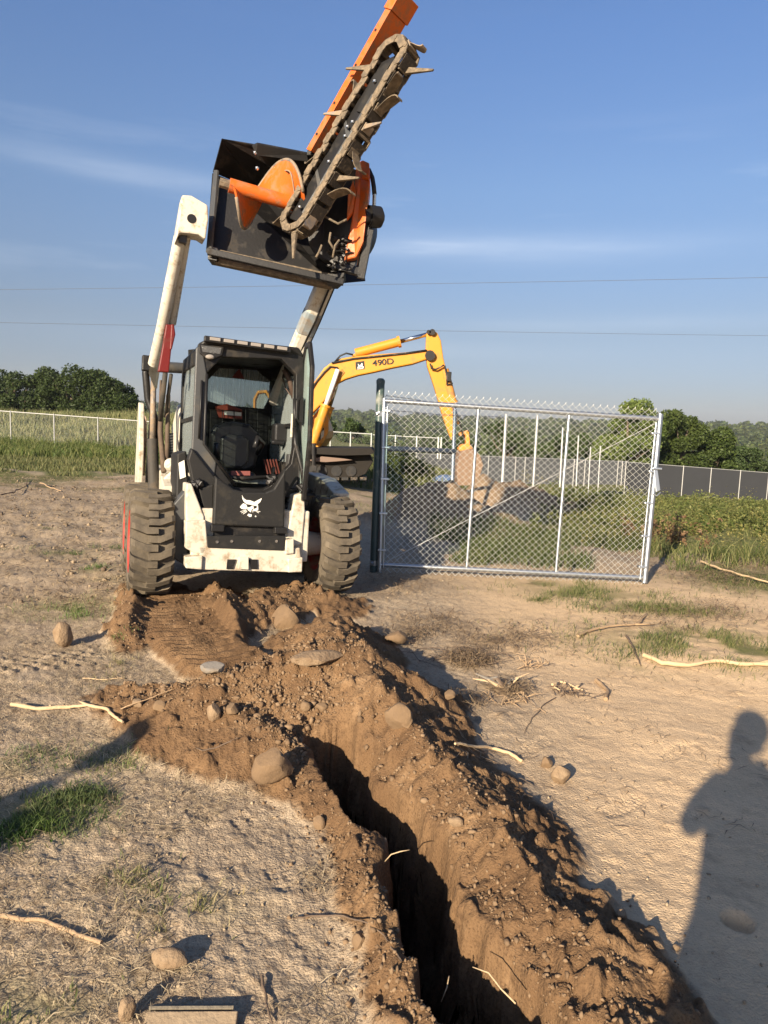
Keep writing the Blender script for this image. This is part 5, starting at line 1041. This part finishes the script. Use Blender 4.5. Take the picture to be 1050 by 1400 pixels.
x, y = region(26000, 3., 30, 20, 45); parts.append(blades(x, y, .20*rng.uniform(.5, 1.3, len(x)), .04, .5, rng, (.07, .10, .03), (.24, .24, .10)))
x, y = region(14000, -5, 6, 19, 40); parts.append(blades(x, y, .3*rng.uniform(.4, 1.4, len(x)), .035, .5, rng, (.06, .09, .025), (.20, .20, .08)))
# bright mats just outside the gate
for (px_, py_, sx, sy, n) in ((805, 812, .50, .22, 2600), (768, 800, .25, .15, 1200), (860, 832, .35, .14, 1200), (965, 880, .70, .30, 5200), (1010, 895, .45, .25, 2600), (930, 835, .28, .14, 1100), (1030, 800, .6, .5, 1500), (735, 820, .07, .06, 200)):
    c = G(px_, py_); x = c[0]+rng.normal(size=n)*sx*.75; y = c[1]+rng.normal(size=n)*sy*.8; k = fbm(x, y, 3.5, 3, 33) > rng.normal(size=n)*.10-.05; parts.append(blades(x[k], y[k], .04*rng.uniform(.3, 2.0, k.sum()), .0045, .9, rng, (.06, .095, .025), (.24, .23, .095)))
tag(np_mesh('meadow_grass', *merge(parts)[:2], LEAF, merge(parts)[2]), 'green grass growing round and behind the gate', 'grass', kind='stuff')
# leafy weeds
def weeds(n_pl, fx, name, label, leafs, lsize, hgt, c0, c1, seed):
    rg = np.random.default_rng(seed); Pl = fx(rg, n_pl); Ps = []; Cs = []
    z = terrain(Pl[:, 0], Pl[:, 1]); mb = []
    for (x, y), zz in zip(Pl, z):
        h_ = hgt*rg.uniform(.35, 1.2)*(1+1.3*float(fbm(np.array([x]), np.array([y]), .8, 2, 230)[0])); n = leafs; t_ = rg.random(n)**.7; a = rg.uniform(0, 6.28, n); sp = .24*h_*(.4+t_)*rg.uniform(.3, 1, n); q = np.stack([x+np.cos(a)*sp, y+np.sin(a)*sp, zz+t_*h_], -1); Ps.append(q); k = rg.random()*.7+.3*rg.random((n, 1)); Cs.append(np.array(c0)*(1-k)+np.array(c1)*k)
    V, Q = quads(np.vstack(Ps), lsize, rg, .3, .5); tag(np_mesh(name, V, Q, LEAF, np.repeat(np.vstack(Cs), 4, 0)), label, 'weeds', kind='stuff')
def wz(rg, n):
    x = rg.uniform(1.9, 13, n*3); y = rg.uniform(9.6, 19, n*3); k = (fbm(x, y, .5, 3, 220)+.10*np.minimum(x-3.0, 2) > -.03) & (np.hypot(x-2.2, (y-13.6)) > .95) & (np.hypot(x-1., y-10.9) > .95); return np.stack([x[k], y[k]], -1)[:n]
weeds(2300, wz, 'leafy_weeds', 'tangle of leafy green weeds behind and right of the gate', 44, .055, .27, (.06, .095, .02), (.23, .235, .08), 41)
weeds(900, lambda rg, n: np.stack([rg.uniform(2.6, 13, n), rg.uniform(9.2, 17, n)], -1), 'yellowing_weeds', 'scattered yellowing weeds among the green ones right of the gate', 22, .032, .38, (.14, .14, .04), (.36, .31, .11), 45)
weeds(70, lambda rg, n: np.stack([rg.uniform(-.3, 1.5, n), rg.uniform(22, 26, n)], -1), 'far_weeds', 'dark green weeds growing in front of the pale fence behind the gate', 60, .12, .8, (.03, .055, .015), (.11, .13, .03), 42)
weeds(46, lambda rg, n: np.stack([rg.normal(3.9, .30, n)+0, rg.normal(10.0, .25, n)], -1), 'dead_weeds', 'reddish brown dead weed stalks right of the gate', 20, .06, .36, (.16, .09, .05), (.26, .17, .09), 43)
b = None
# near grass tufts in the trampled soil
parts = []
for (px_, py_, sx, sy, n, h_, c0, c1) in ((60, 1118, .19, .09, 1500, .036, (.05, .085, .025), (.15, .18, .07)), (115, 1092, .12, .05, 800, .034, (.05, .085, .025), (.15, .18, .07)), (30, 1140, .12, .06, 700, .040, (.05, .10, .02), (.14, .2, .05)),
    (165, 1030, .11, .14, 600, .030, (.08, .12, .03), (.26, .28, .12)), (60, 1035, .22, .07, 600, .026, (.06, .10, .03), (.2, .22, .1)), (190, 1200, .08, .05, 260, .035, (.10, .13, .04), (.3, .26, .13)), (260, 1250, .16, .055, 700, .028, (.12, .13, .05), (.38, .31, .16)), (225, 1225, .09, .04, 250, .026, (.08, .12, .03), (.24, .26, .1)),
    (30, 1385, .16, .06, 380, .032, (.08, .12, .03), (.25, .25, .1)), (95, 832, .32, .22, 520, .04, (.07, .12, .03), (.2, .24, .09)), (112, 842, .16, .10, 330, .045, (.07, .13, .03), (.2, .26, .08)), (90, 758, .22, .08, 420, .05, (.06, .10, .03), (.16, .2, .07)), (130, 777, .10, .05, 300, .05, (.06, .12, .03), (.16, .22, .07)), (147, 750, .22, .03, 260, .05, (.04, .09, .02), (.12, .16, .05)),
    (168, 870, .05, .04, 120, .03, (.07, .13, .03), (.18, .24, .08)), (155, 912, .10, .16, 500, .035, (.14, .14, .06), (.34, .29, .15)), (62, 723, .18, .06, 160, .03, (.05, .09, .03), (.12, .15, .05)), (480, 690, .5, .4, 900, .05, (.07, .10, .03), (.2, .2, .08)), (15, 750, .25, .06, 200, .03, (.06, .1, .03), (.14, .17, .06))):
    c = on(px_, py_); x = c[0]+rng.normal(size=n)*sx*.62; y = c[1]+rng.normal(size=n)*sy*.9; k = fbm(x, y, 7, 3, 250) > rng.normal(size=n)*.08-.04; x, y = x[k], y[k]; n = len(x); parts.append(blades(x, y, h_*rng.uniform(.4, 1.7, n), .0042, .9, rng, c0, c1))
tag(np_mesh('grass_tufts', *merge(parts)[:2], LEAF, merge(parts)[2]), 'thin green grass tufts in the trampled soil on the left', 'grass', kind='stuff')
# straw and root hairs
def straw(n, X_, Y_, ln, wd, c0, c1, rg, lift=.012):
    z = terrain(X_, Y_); a = rg.uniform(0, math.pi*2, n); l_ = ln*rg.uniform(.3, 1.5, n)*.5; d_ = np.stack([np.cos(a), np.sin(a)], -1)
    ax_, ay_ = X_-d_[:, 0]*l_, Y_-d_[:, 1]*l_; bx_, by_ = X_+d_[:, 0]*l_, Y_+d_[:, 1]*l_; za, zb = terrain(ax_, ay_)+lift*.3, terrain(bx_, by_)+lift*rg.random(n); zm = np.maximum(z, (za+zb)/2)+lift*rg.random(n)
    cv = rg.normal(size=n)*l_*.25; mx_, my_ = X_-d_[:, 1]*cv, Y_+d_[:, 0]*cv; w2 = wd*rg.uniform(.5, 1.3, n)*.5; nx_, ny_ = -d_[:, 1]*w2, d_[:, 0]*w2
    V = np.stack([np.stack([ax_, ay_, za], -1), np.stack([mx_-nx_, my_-ny_, zm], -1), np.stack([bx_, by_, zb], -1), np.stack([mx_+nx_, my_+ny_, zm+.5*w2], -1)], 1).reshape(-1, 3); k = rg.random((n, 1)); C = np.repeat(np.array(c0)*(1-k)+np.array(c1)*k, 4, 0)
    i = np.arange(n)[:, None]*4; return V, np.concatenate([i+np.array([0, 1, 3]), i+np.array([1, 2, 3])]), C
parts = []
n = 36000; r_ = 1.5+5.0*rng.random(n)**.8; a = rng.uniform(-.62, -.02, n); x, y = r_*np.sin(a), r_*np.cos(a); k = (np.abs(terrain(x, y, True)[1]) < .5) & (fbm(x, y, 2.5, 3, 240) > -.16); x, y = x[k], y[k]; parts.append(straw(len(x), x, y, .062, .0026, (.15, .105, .06), (.58, .47, .30), rng, .016))
n = 15000; x = rng.uniform(-9, -2.0, n); y = rng.uniform(5.5, 17, n); parts.append(straw(n, x, y, .16, .010, (.09, .06, .035), (.48, .37, .22), rng, .03))
n = 9000; x = rng.uniform(.2, 5.5, n); y = rng.uniform(2.6, 9.5, n); k = fbm(x, y, 1.6, 3, 241) > .02; x, y = x[k], y[k]; parts.append(straw(len(x), x, y, .08, .0035, (.12, .08, .05), (.42, .30, .18), rng, .010))
for (px_, py_, s, n) in ((640, 905, .16, 480), (665, 880, .25, 260), (590, 855, .35, 380), (540, 800, .5, 420), (700, 945, .14, 220), (720, 875, .3, 260), (560, 870, .2, 200), (970, 790, .7, 1000), (1010, 770, .6, 500), (900, 850, .5, 300), (640, 960, .12, 120), (980, 840, .5, 500)):
    c = on(px_, py_); x = c[0]+rng.normal(size=n)*s*.5; y = c[1]+rng.normal(size=n)*s*.6; parts.append(straw(n, x, y, .16, .005, (.10, .065, .04), (.36, .26, .15), rng, .045))
tag(np_mesh('straw_litter', *merge(parts)[:2], STRAW, merge(parts)[2]), 'dry straw, thin twigs and root hairs scattered over the soil', 'litter', kind='stuff')
# soil crumbs and small stones
def crumbs(n, X_, Y_, s, c0, c1, rg, sink=.3):
    z = terrain(X_, Y_); bm = bmesh.new(); bmesh.ops.create_icosphere(bm, subdivisions=1, radius=1); D = np.array([v.co[:] for v in bm.verts]); Ft = np.array([[v.index for v in f.verts] for f in bm.faces]); bm.free()
    k = rg.uniform(.5, 1.3, (n, len(D), 1)); sc = s[:, None]*rg.uniform(.6, 1.35, (n, 3)); V = D[None]*k*sc[:, None]+np.stack([X_, Y_, z+s*(1-sink*2)*.6], -1)[:, None]
    c = rg.random((n, 1)); C = np.repeat((np.array(c0)*(1-c)+np.array(c1)*c)[:, None], len(D), 1); return V.reshape(-1, 3), (Ft[None]+(np.arange(n)*len(D))[:, None, None]).reshape(-1, 3), C.reshape(-1, 3)
parts = []; pr2 = []
def along(P_, n, spread, rg, off=0.):
    i = rg.integers(0, len(P_)-1, n); t_ = rg.random(n)[:, None]; q = P_[i, :2]*(1-t_)+P_[i+1, :2]*t_; d_ = P_[i+1, :2]-P_[i, :2]; d_ /= np.linalg.norm(d_, axis=1)[:, None]; o_ = off+rg.normal(size=n)*spread; return q[:, 0]+d_[:, 1]*o_, q[:, 1]-d_[:, 0]*o_
sizes = lambda n, a, p=7.0: a*(.28+rng.random(n)**p*2.2)
SP0, SP1 = (.12, .075, .042), (.235, .16, .095)
for P_, n, sp, off, s in ((RIDGE[:-2], 7000, .13, .13, .0042), (RIDGE[:-2], 5200, .06, .25, .0060), (RIDGE[:-2], 2500, .12, -.08, .003), (LEFTB, 8000, .09, -.02, .0040), (LEFTB[:5], 2600, .10, -.14, .0075), (MOUND, 5000, .28, 0, .0042), (BACKM, 2200, .25, 0, .0045), (TRACKB, 1100, .08, 0, .004)):
    x, y = along(P_, n, sp, rng, off); d_, s_, v_ = seg_near(x, y, TRENCH); k = d_ > v_[:, 0]+.03; x, y = x[k], y[k]; parts.append(crumbs(len(x), x, y, sizes(len(x), s), SP0, SP1, rng))
tag(np_mesh('soil_clods', *merge(parts)[:2], CLOD, merge(parts)[2]), 'brown crumbs and clods of dug soil along the trench and mound', 'soil', kind='stuff')
parts = []
n = 9000; r_ = 1.5+6*rng.random(n)**.9; a = rng.uniform(-.62, .62, n); x, y = r_*np.sin(a), r_*np.cos(a); k = (terrain(x, y, True)[1] < .4) & ((x < .3) | (rng.random(n) < .5)); x, y = x[k], y[k]; parts.append(crumbs(len(x), x, y, sizes(len(x), .0032, 7), (.20, .145, .09), (.38, .30, .20), rng, .35))
n = 7000; x = rng.uniform(-9, -1.9, n); y = rng.uniform(5.5, 17, n); k = fbm(x, y, 1.2, 3, 260) > -.03; x, y = x[k], y[k]; parts.append(crumbs(len(x), x, y, sizes(len(x), .013, 5), (.11, .08, .055), (.30, .23, .15), rng, .35))
tag(np_mesh('pebbles', *merge(parts)[:2], CLOD, merge(parts)[2]), 'small pebbles and dry crumbs on the trampled ground', 'pebbles', kind='stuff')

# ------------------------------------------------------------------ stones one can point to
STONES = [(85, 878, .088, ROCK, 'tan angular rock standing alone on the ground at the left', (.9, .7, 1.2), 0), (390, 848, .125, ROCKD, 'big round earthy boulder half buried in the mound before the loader', (1, .9, .95), .3), (430, 893, .13, ROCK, 'flat pale slab of stone lying on top of the soil mound', (1.25, .7, .35), .1),
    (294, 913, .075, ROCKG, 'dark grey flat stone in the soil left of the mound', (1.1, .7, .5), .1), (541, 987, .085, ROCKD, 'brown egg shaped stone stuck in the ridge right of the mound', (.8, .7, 1.0), .1), (542, 874, .095, ROCKD, 'rounded brown stone on the pale sand right of the mound', (1, .8, .75), .1),
    (376, 1062, .095, ROCKD, 'earthy boulder at the upper left corner of the trench', (1.1, .8, 1.15), .15), (232, 1310, .046, ROCK, 'flat yellowish stone above the wooden block', (1.4, .8, .7), .2), (175, 1388, .036, ROCK, 'small upright stone beside the wooden block', (.8, .8, 1.3), .1),
    (747, 1046, .036, ROCKD, 'smaller of two round stones on the sand right of the ridge', (1, .9, .9), 0), (767, 1064, .050, ROCK, 'larger of two round stones on the sand right of the ridge', (1, .9, .95), 0), (850, 1252, .024, ROCK, 'small pale stone where the ridge meets the sand', (1, .9, .9), 0),
    (292, 978, .050, ROCK, 'pale stone standing at the foot of the mound on the left', (.8, .7, 1.2), .1), (218, 968, .040, ROCKD, 'brown stone at the left foot of the spoil beside a dry twig', (1, .8, .9), .1), (188, 962, .040, ROCK, 'leftmost stone at the foot of the spoil', (1.2, .7, .7), .1), (318, 972, .035, ROCKD, 'rounded brown stone just right of the pale standing stone', (1, .9, 1), .1),
    (624, 1125, .026, ROCK, 'pale pebble lying on the sunlit trench slope', (1.3, .8, .8), .1), (440, 968, .033, ROCKD, 'round brown stone on the front face of the mound', (1, .8, 1), .1), (418, 968, .030, ROCKD, 'small round stone left of its twin on the mound face', (1, .8, 1), .1), (437, 1128, .032, ROCKD, 'dirt covered stone on the left lip of the trench', (.9, .8, 1.1), .1), (490, 1290, .028, ROCKD, 'dark round stone on the left lip of the trench near the root', (.9, .8, 1.2), .1),
    (157, 1119 + 28, .010, ROCK, 'tiny pale pebble right of the green grass tuft', (1, 1, .8), 0), (925, 1296, .013, ROCK, 'small pale pebble in the shadow of the photographer', (1, .9, .8), 0), (615, 952, .045, ROCKD, 'round stone at the right foot of the mound', (1, .9, .8), .1), (556, 1000 - 10, .035, ROCKD, 'stone partly in shade behind the egg shaped stone', (.9, .9, .9), .1)]
def chip(mb, seed, n_=12, t0=.66, t1=.96):
    rr = random.Random(seed+900); V = np.array(mb.v); c = V.mean(0); V = V-c; S = np.abs(V).max(0); W = V/S
    for _ in range(n_):
        d = unit([rr.gauss(0, 1) for _ in range(3)]); h_ = (W@d).max()*rr.uniform(t0, t1); e = np.clip(W@d-h_, 0, None); W = W-e[:, None]*d*.94
    V = W*S; q = fbm(V[:, 0]/S[0]*1.0+V[:, 2]/S[2]*1.3, V[:, 1]/S[1]+seed, 3.1, 3, seed); V = V*(1+.07*q[:, None]); mb.v = [tuple(p_) for p_ in V+c]
for k, (px_, py_, r_, m_, lab, sc_, sink) in enumerate(STONES):
    p_ = on(px_, py_+r_*.35*F/max(2., on(px_, py_)[1])); mb = MB(); R_ = rz(random.Random(k).uniform(0, 3)); mb.blob((0, 0, r_*sc_[2]*(.72-sink)), (r_*sc_[0]*.85, r_*sc_[1]*.85, r_*sc_[2]*.85), 50+k, 3, .30); chip(mb, k)
    o = mb.build('stone' if r_ < .094 else 'boulder', m_, None); autosmooth(o, 28); o.location = Vector(p_); o.rotation_euler = (0, 0, random.Random(k).uniform(-.5, .5)); tag(o, lab, 'rock')

# ------------------------------------------------------------------ sticks and roots
def stick(name, label, px_pts, r0, r1, m_, lift=.012, twigs=(), cat='stick', lifts=None):
    P3 = []
    for i, q in enumerate(px_pts): w_ = on(*q); w_[2] = w_[2]+(lifts[i] if lifts else lift); P3.append(w_)
    # refine with small kinks
    rr = random.Random(len(label)); R3 = []
    for a, c in zip(P3[:-1], P3[1:]):
        n_ = 4
        for k in range(n_): t_ = k/n_; p_ = a+(c-a)*t_; j = 0 if k == 0 else np.linalg.norm(c-a)*.035; R3.append(p_+np.array([rr.uniform(-j, j), rr.uniform(-j, j), abs(rr.uniform(0, j*.6))]))
    R3.append(P3[-1]); o_ = R3[0].copy(); n_ = len(R3); rad = [(r0+(r1-r0)*i/(n_-1))*rr.uniform(.85, 1.15) for i in range(n_)]
    mb = MB().tube([p_-o_ for p_ in R3], [q*.66 for q in rad], 8); o = mb.build(name, m_, None); o.location = Vector(o_); autosmooth(o, 60); tag(o, label, cat)
    for tw in twigs:
        Q = [on(*q)+np.array([0, 0, lift]) - o_ for q in tw]; MB().tube(Q, [r1*.8]*(len(Q)-1)+[r1*.4], 5).build('twig', m_, o, smooth=True)
    return o
stick('branch', 'pale crooked branch lying left of the soil mound', [(15, 968), (50, 974), (95, 972), (120, 969), (145, 974), (158, 986), (168, 993)], .016, .010, STICKP, .02, [[(120, 969), (107, 963)]])
stick('branch', 'tan branch lying at the bottom left of the picture', [(0, 1257), (30, 1263), (60, 1264), (85, 1275), (105, 1284), (139, 1295)], .011, .010, STICK, .014)
stick('branch', 'forked branch on the sand below the right end of the gate', [(790, 873), (803, 867), (830, 860), (868, 857), (884, 842)], .020, .010, STICK, .02, [[(868, 857), (895, 857)]])
stick('branch', 'long yellowish branch on the sand at the right edge', [(880, 900), (905, 911), (940, 914), (985, 908), (1010, 912), (1060, 914)], .022, .020, STICKP, .022, [[(1040, 912), (1060, 905)]])
stick('branch', 'short dark branch standing up from the sand beside the forked one', [(856, 873), (864, 885), (868, 897), (874, 911)], .014, .006, TWIG, .02)
stick('branch', 'long pale branch in the grass at the right edge', [(958, 772), (985, 783), (1015, 792), (1060, 804)], .018, .014, STICKP, .04)
stick('branch', 'pale peeled branch at the edge of the ridge in shade', [(622, 1021), (645, 1024), (672, 1027), (696, 1033), (714, 1045)], .009, .012, STICKP, .014)
stick('root', 'curved half buried root with a black side, on the sand', [(815, 933), (823, 940), (831, 949), (828, 959)], .018, .016, STICK, .014)
stick('root', 'twisted yellow root in the middle of the sand', [(755, 940), (764, 936), (775, 938), (786, 944), (797, 948)], .013, .009, STICKP, .018, [[(764, 936), (758, 944), (766, 948)], [(775, 938), (782, 950)], [(786, 944), (796, 938)]])
stick('dry_twig', 'thin bright twig lying above the pale crooked branch', [(113, 930), (140, 932), (170, 930)], .005, .004, STICKP, .012)
stick('dry_twig', 'slender twig leaning against the foot of the mound', [(165, 975), (200, 962), (235, 948)], .005, .003, STICK, .02)
stick('dry_twig', 'dark forked twig on the trampled soil near the trench corner', [(277, 1030), (295, 1026), (313, 1018), (325, 1012)], .006, .004, TWIG, .012, [[(277, 1030), (268, 1026)]])
stick('root', 'thin curved root hanging over the left lip of the trench', [(400, 1262), (430, 1258), (470, 1258), (502, 1268), (525, 1285), (548, 1320), (574, 1331)], .0045, .003, TWIG, .014)
stick('dry_twig', 'dark twig at the bottom beside the wooden block', [(358, 1340), (362, 1362), (366, 1385), (372, 1405)], .006, .004, TWIG, .012)
stick('dry_twig', 'brown twig in the lower left beneath the tan branch', [(138, 1270), (160, 1262), (184, 1236)], .003, .002, TWIG, .01)
stick('dry_twig', 'faint dark twig across the sand below the stump', [(760, 955), (740, 968), (725, 990), (716, 1005)], .004, .002, TWIG, .006)
stick('branch', 'thin branch in the far dirt at the left edge', [(0, 680), (20, 676), (35, 668)], .02, .012, TWIG, .04, [[(35, 668), (38, 656)]])
stick('branch', 'pale branch in the far dirt left of the loader', [(55, 663), (70, 670), (84, 674)], .02, .014, STICK, .04)
stick('dry_twig', 'thin dark rod leaning in the dirt behind the gate', [(545, 690), (558, 706), (572, 722)], .012, .01, TWIG, .05, lifts=[.32, .18, .0])
# thin roots reaching out of the trench walls
def root_hair(label, pts, r_=.0028):
    W_ = [U(*q) for q in pts]; o_ = W_[0].copy(); o = MB().tube([p_-o_ for p_ in W_], [r_]*(len(W_)-1)+[r_*.5], 5).build('root', STICKP, None, smooth=True); o.location = Vector(o_); tag(o, label, 'root')
root_hair('long pale root curving out of the right trench wall at the bottom', [(705, 1372, 1.86), (685, 1352, 1.90), (668, 1330, 1.93), (646, 1322, 1.95)], .0022)
root_hair('short forked white root in the dark trench middle', [(526, 1178, 2.45), (535, 1168, 2.43), (548, 1164, 2.42), (560, 1162, 2.42)], .002)
root_hair('thin root in the dark trench near the bottom edge', [(614, 1334, 1.98), (611, 1350, 1.96), (603, 1370, 1.95)], .0018)
# splintered stump and brush piles
SP_ = on(690, 945); st_ = thing('splintered_stump', 'small black and white splintered stump on the sand', 'stump', Fr(SP_)); rr = random.Random(3)
for k in range(9):
    a = rr.uniform(-.4, 1.0) if k % 2 else rr.uniform(2.2, 3.6); l_ = rr.uniform(.09, .2); MB().tube([(0, 0, .01), (math.cos(a)*l_*.5, math.sin(a)*l_*.5, .04+rr.uniform(0, .03)), (math.cos(a)*l_, math.sin(a)*l_, .02+rr.uniform(0, .06))], [.014, .009, .003], 5).build('splinter', [TWIG, STICKP, ROCKG][k % 3], st_)
for k, (px_, py_, s, lab) in enumerate(((640, 902, .30, 'pile of thin dead twigs right of the soil mound'), (705, 962, .16, 'little heap of root fibres below the splintered stump'), (780, 952, .12, 'few wiry rootlets around the twisted yellow root'), (728, 912, .12, 'small upright tuft of dead stalks on the sand'))):
    c = on(px_, py_); bp2 = MB(); rr = random.Random(k+60)
    for j in range(60 if k == 0 else 22):
        a = rr.uniform(0, 6.3); x, y = rr.gauss(0, s*.4), rr.gauss(0, s*.3); l_ = rr.uniform(.06, .2)*(1.2 if k == 0 else .6); z0 = hz(c[0]+x, c[1]+y)-c[2]; dz_ = rr.uniform(-.01, .05); bp2.tube([(x, y, z0+.006), (x+math.cos(a)*l_*.5, y+math.sin(a)*l_*.5, z0+.02+dz_*.6), (x+math.cos(a+.4)*l_, y+math.sin(a+.4)*l_, z0+max(.004, dz_))], [.003, .0025, .001], 4)
    o = bp2.build('twig_pile', TWIG if k % 2 == 0 else STICK, None); o.location = Vector(c); tag(o, lab, 'twigs', kind='stuff')

# sawn timber block at the bottom edge
w0 = on(262, 1405); tb_ = thing('timber_block', 'short weathered sawn timber lying at the bottom edge', 'wood', Fr(w0+np.array([0, 0, .0]), rz(.05)))
b = MB(); b.box((0, -.005, .010), (.225, .045, .045), rx(.35)); b.build('timber', WOODW, tb_, .003)
b = MB(); b.box((-.005, .022, .034), (.21, .008, .008), rx(.35)); b.build('plywood_edge', WOODG, tb_, .001)
for k in range(3): MB().box((-.005, .030+k*.006, .028-k*.003), (.205-.004*k, .0035, .012), rx(.18)).build('plywood_edge', WOODG, tb_)

# blue barrel, small far things behind the gate
tpz = U(608, 650, 22.); b = MB(); TBf = Fr([tpz[0], tpz[1], hz(tpz[0], tpz[1])]); bt = thing('blue_tarp', 'crumpled light blue tarp lying behind the gate', 'tarp', TBf)
b.blob((0, 0, .10), (.42, .3, .22), 4, 3, .8); b.build('tarp_sheet', mat('blue_plastic', (.10, .15, .25), .7, col2=(.05, .08, .15)), bt)
p_ = on(548, 652); o = MB().blob((0, 0, .1), (.35, .3, .28), 8, 3, .3).build('boulder', ROCK, None, smooth=True); o.location = Vector(p_); tag(o, 'pale boulder on the grass seen through the left part of the gate', 'rock')

# ------------------------------------------------------------------ the photographer (seen by the shadow) and a guessed, unseen bystander
SKIN = mat('skin', (.42, .24, .16), .55, bump=0); HAIR = mat('dark_hair', (.03, .02, .015), .6)
def person(label, base, rot, joints, edges, radii, shirt, trousers, face_y=.1):
    fr = Fr([base[0], base[1], hz(base[0], base[1])], rz(rot)); t_ = thing('person', label, 'person', fr)
    me = bpy.data.meshes.new('body'); names = list(joints); me.from_pydata([joints[k] for k in names], [(names.index(a), names.index(c)) for a, c in edges], []); me.update()
    o = bpy.data.objects.new('body', me); COL.objects.link(o); o.parent = t_
    sk = o.modifiers.new('skin', 'SKIN'); sk.use_smooth_shade = True
    for i, k in enumerate(names): r_ = radii[k]; me.skin_vertices[0].data[i].radius = r_ if hasattr(r_, '__len__') else (r_, r_); me.skin_vertices[0].data[i].use_root = (k == 'pelvis')
    sb = o.modifiers.new('sub', 'SUBSURF'); sb.levels = 2; sb.render_levels = 2; me.materials.append(shirt)
    return t_, o
def figure(label, base, rot, hpx, arms, shirt, trousers, headc):
    J = {'pelvis': (0, 0, .95), 'waist': (0, 0, 1.08), 'chest': (0, .0, 1.30), 'neck': (0, .01, 1.48), 'nape': (0, .02, 1.55), 'ls': (-.18, 0, 1.43), 'rs': (.18, 0, 1.43),
         'lh': (-.10, 0, .90), 'rh': (.10, 0, .90), 'lk': (-.13, .03, .50), 'rk': (.13, .03, .50), 'la': (-.14, -.01, .09), 'ra': (.14, -.01, .09), 'lt': (-.16, .15, .035), 'rt': (.16, .15, .035)}
    J.update(arms)
    E2 = [('pelvis', 'waist'), ('waist', 'chest'), ('chest', 'neck'), ('neck', 'nape'), ('chest', 'ls'), ('chest', 'rs'), ('ls', 'le'), ('le', 'lw'), ('rs', 're'), ('re', 'rw'), ('pelvis', 'lh'), ('pelvis', 'rh'), ('lh', 'lk'), ('rh', 'rk'), ('lk', 'la'), ('rk', 'ra'), ('la', 'lt'), ('ra', 'rt')]
    Rd = dict(pelvis=(.17, .14), waist=(.14, .12), chest=(.15, .12), neck=.06, nape=.055, ls=.065, rs=.065, le=.044, re=.044, lw=.03, rw=.03, lh=.115, rh=.115, lk=.085, rk=.085, la=.045, ra=.045, lt=.035, rt=.035)
    t_, o = person(label, base, rot, J, E2, Rd, shirt, trousers)
    hc_ = np.array(headc); b = MB(); b.blob(hc_, (.078, .098, .118), 1, 3, .02); b.blob(hc_+np.array([0, .098, -.015]), (.014, .02, .022), 2, 2, 0)
    for s in (-1, 1): b.blob(hc_+np.array([s*.08, 0, -.01]), (.012, .02, .032), 3, 2, 0)
    b.blob(hc_+np.array([0, .03, -.075]), (.055, .065, .055), 3, 2, 0); hd = b.build('head', SKIN, t_, smooth=True)
    e_ = MB()
    for s in (-1, 1): e_.blob(hc_+np.array([s*.03, .088, .012]), .011, 1, 2, 0)
    e_.build('eyes', HAIR, hd); MB().blob(hc_+np.array([0, .09, -.055]), (.024, .01, .006), 1, 2, 0).build('mouth', mat('lips', (.35, .12, .10), .5), hd)
    MB().blob(hc_+np.array([0, -.018, .030]), (.090, .100, .105), 7, 3, .10).build('hair', HAIR, hd, smooth=True)
    for wr, side in (('lw', -1), ('rw', 1)):
        w_ = np.array(J[wr]); el = np.array(J[wr[0]+'e']); d_ = unit(w_-el); sd = unit(np.cross(d_, [0, 1, .2])); pm = MB(); pm.tube([w_-d_*.03, w_+d_*.03, w_+d_*.085], [.028, .036, .034], 10)
        up_ = np.cross(sd, d_)
        for i, (off, ln) in enumerate(((-.027, .068), (-.009, .078), (.009, .074), (.027, .056))):
            a = w_+d_*.075+sd*off; c = a+d_*ln*.55; pm.tube([a, c, c+(d_*.6+up_*.6)*ln*.5], [.0095, .009, .007], 7)
        a = w_+d_*.02-sd*.03*side; pm.tube([a, a+(d_*.6-sd*side*.7)*.04, a+(d_*.9-sd*side*.5)*.08], [.012, .011, .008], 7); pm.build('hand', SKIN, t_, smooth=True)
    return t_
CLOTH = mat('grey_work_shirt', (.12, .13, .14), .9); CLOTH2 = mat('dark_work_clothes', (.05, .055, .07), .9)
# eye level 1.62 m; the phone is held just in front of the face
figure('person standing behind the camera holding a phone up to take the picture', (-.125, -.44), -.25, 0, {'ls': (-.15, .02, 1.42), 'rs': (.19, .02, 1.42), 'le': (-.185, .16, 1.21), 'lw': (-.01, .31, 1.36), 're': (.26, .14, 1.18), 'rw': (.16, .30, 1.32)}, CLOTH, CLOTH, (.0, .06, 1.665))
ph = np.array([-.035, -.44, hz(-.035, -.44)])
PH = MB().box((0, 0, 0), (.072, .009, .148)); o = PH.build('mobile_phone', DECALB, None, .003); o.location = (-.004, -.035, H-.045); tag(o, 'black mobile phone held up by the photographer', 'phone')
figure('guessed unseen person at the left, one elbow out, put there to cast the long shadow', (-3.15, -.80), -.3, 0, {'le': (-.34, .02, 1.18), 'lw': (-.42, .16, .98), 're': (.38, -.02, 1.20), 'rw': (.20, .10, 1.02)}, CLOTH2, CLOTH2, (.0, .05, 1.665))  # caster is a guess, placed so its shadow falls at the left

# ------------------------------------------------------------------ summer haze over the whole place
hm = bpy.data.materials.new('haze'); hm.use_nodes = True; n = hm.node_tree; n.nodes.clear(); ho = n.nodes.new('ShaderNodeOutputMaterial'); pv = n.nodes.new('ShaderNodeVolumePrincipled')
pv.inputs['Color'].default_value = (.86, .92, 1.0, 1); pv.inputs['Density'].default_value = .00011; pv.inputs['Anisotropy'].default_value = .1; n.links.new(pv.outputs[0], ho.inputs['Volume'])
tag(MB().box((0, 0, 45), (7400, 7400, 150)).build('haze', hm, None), kind='stuff')
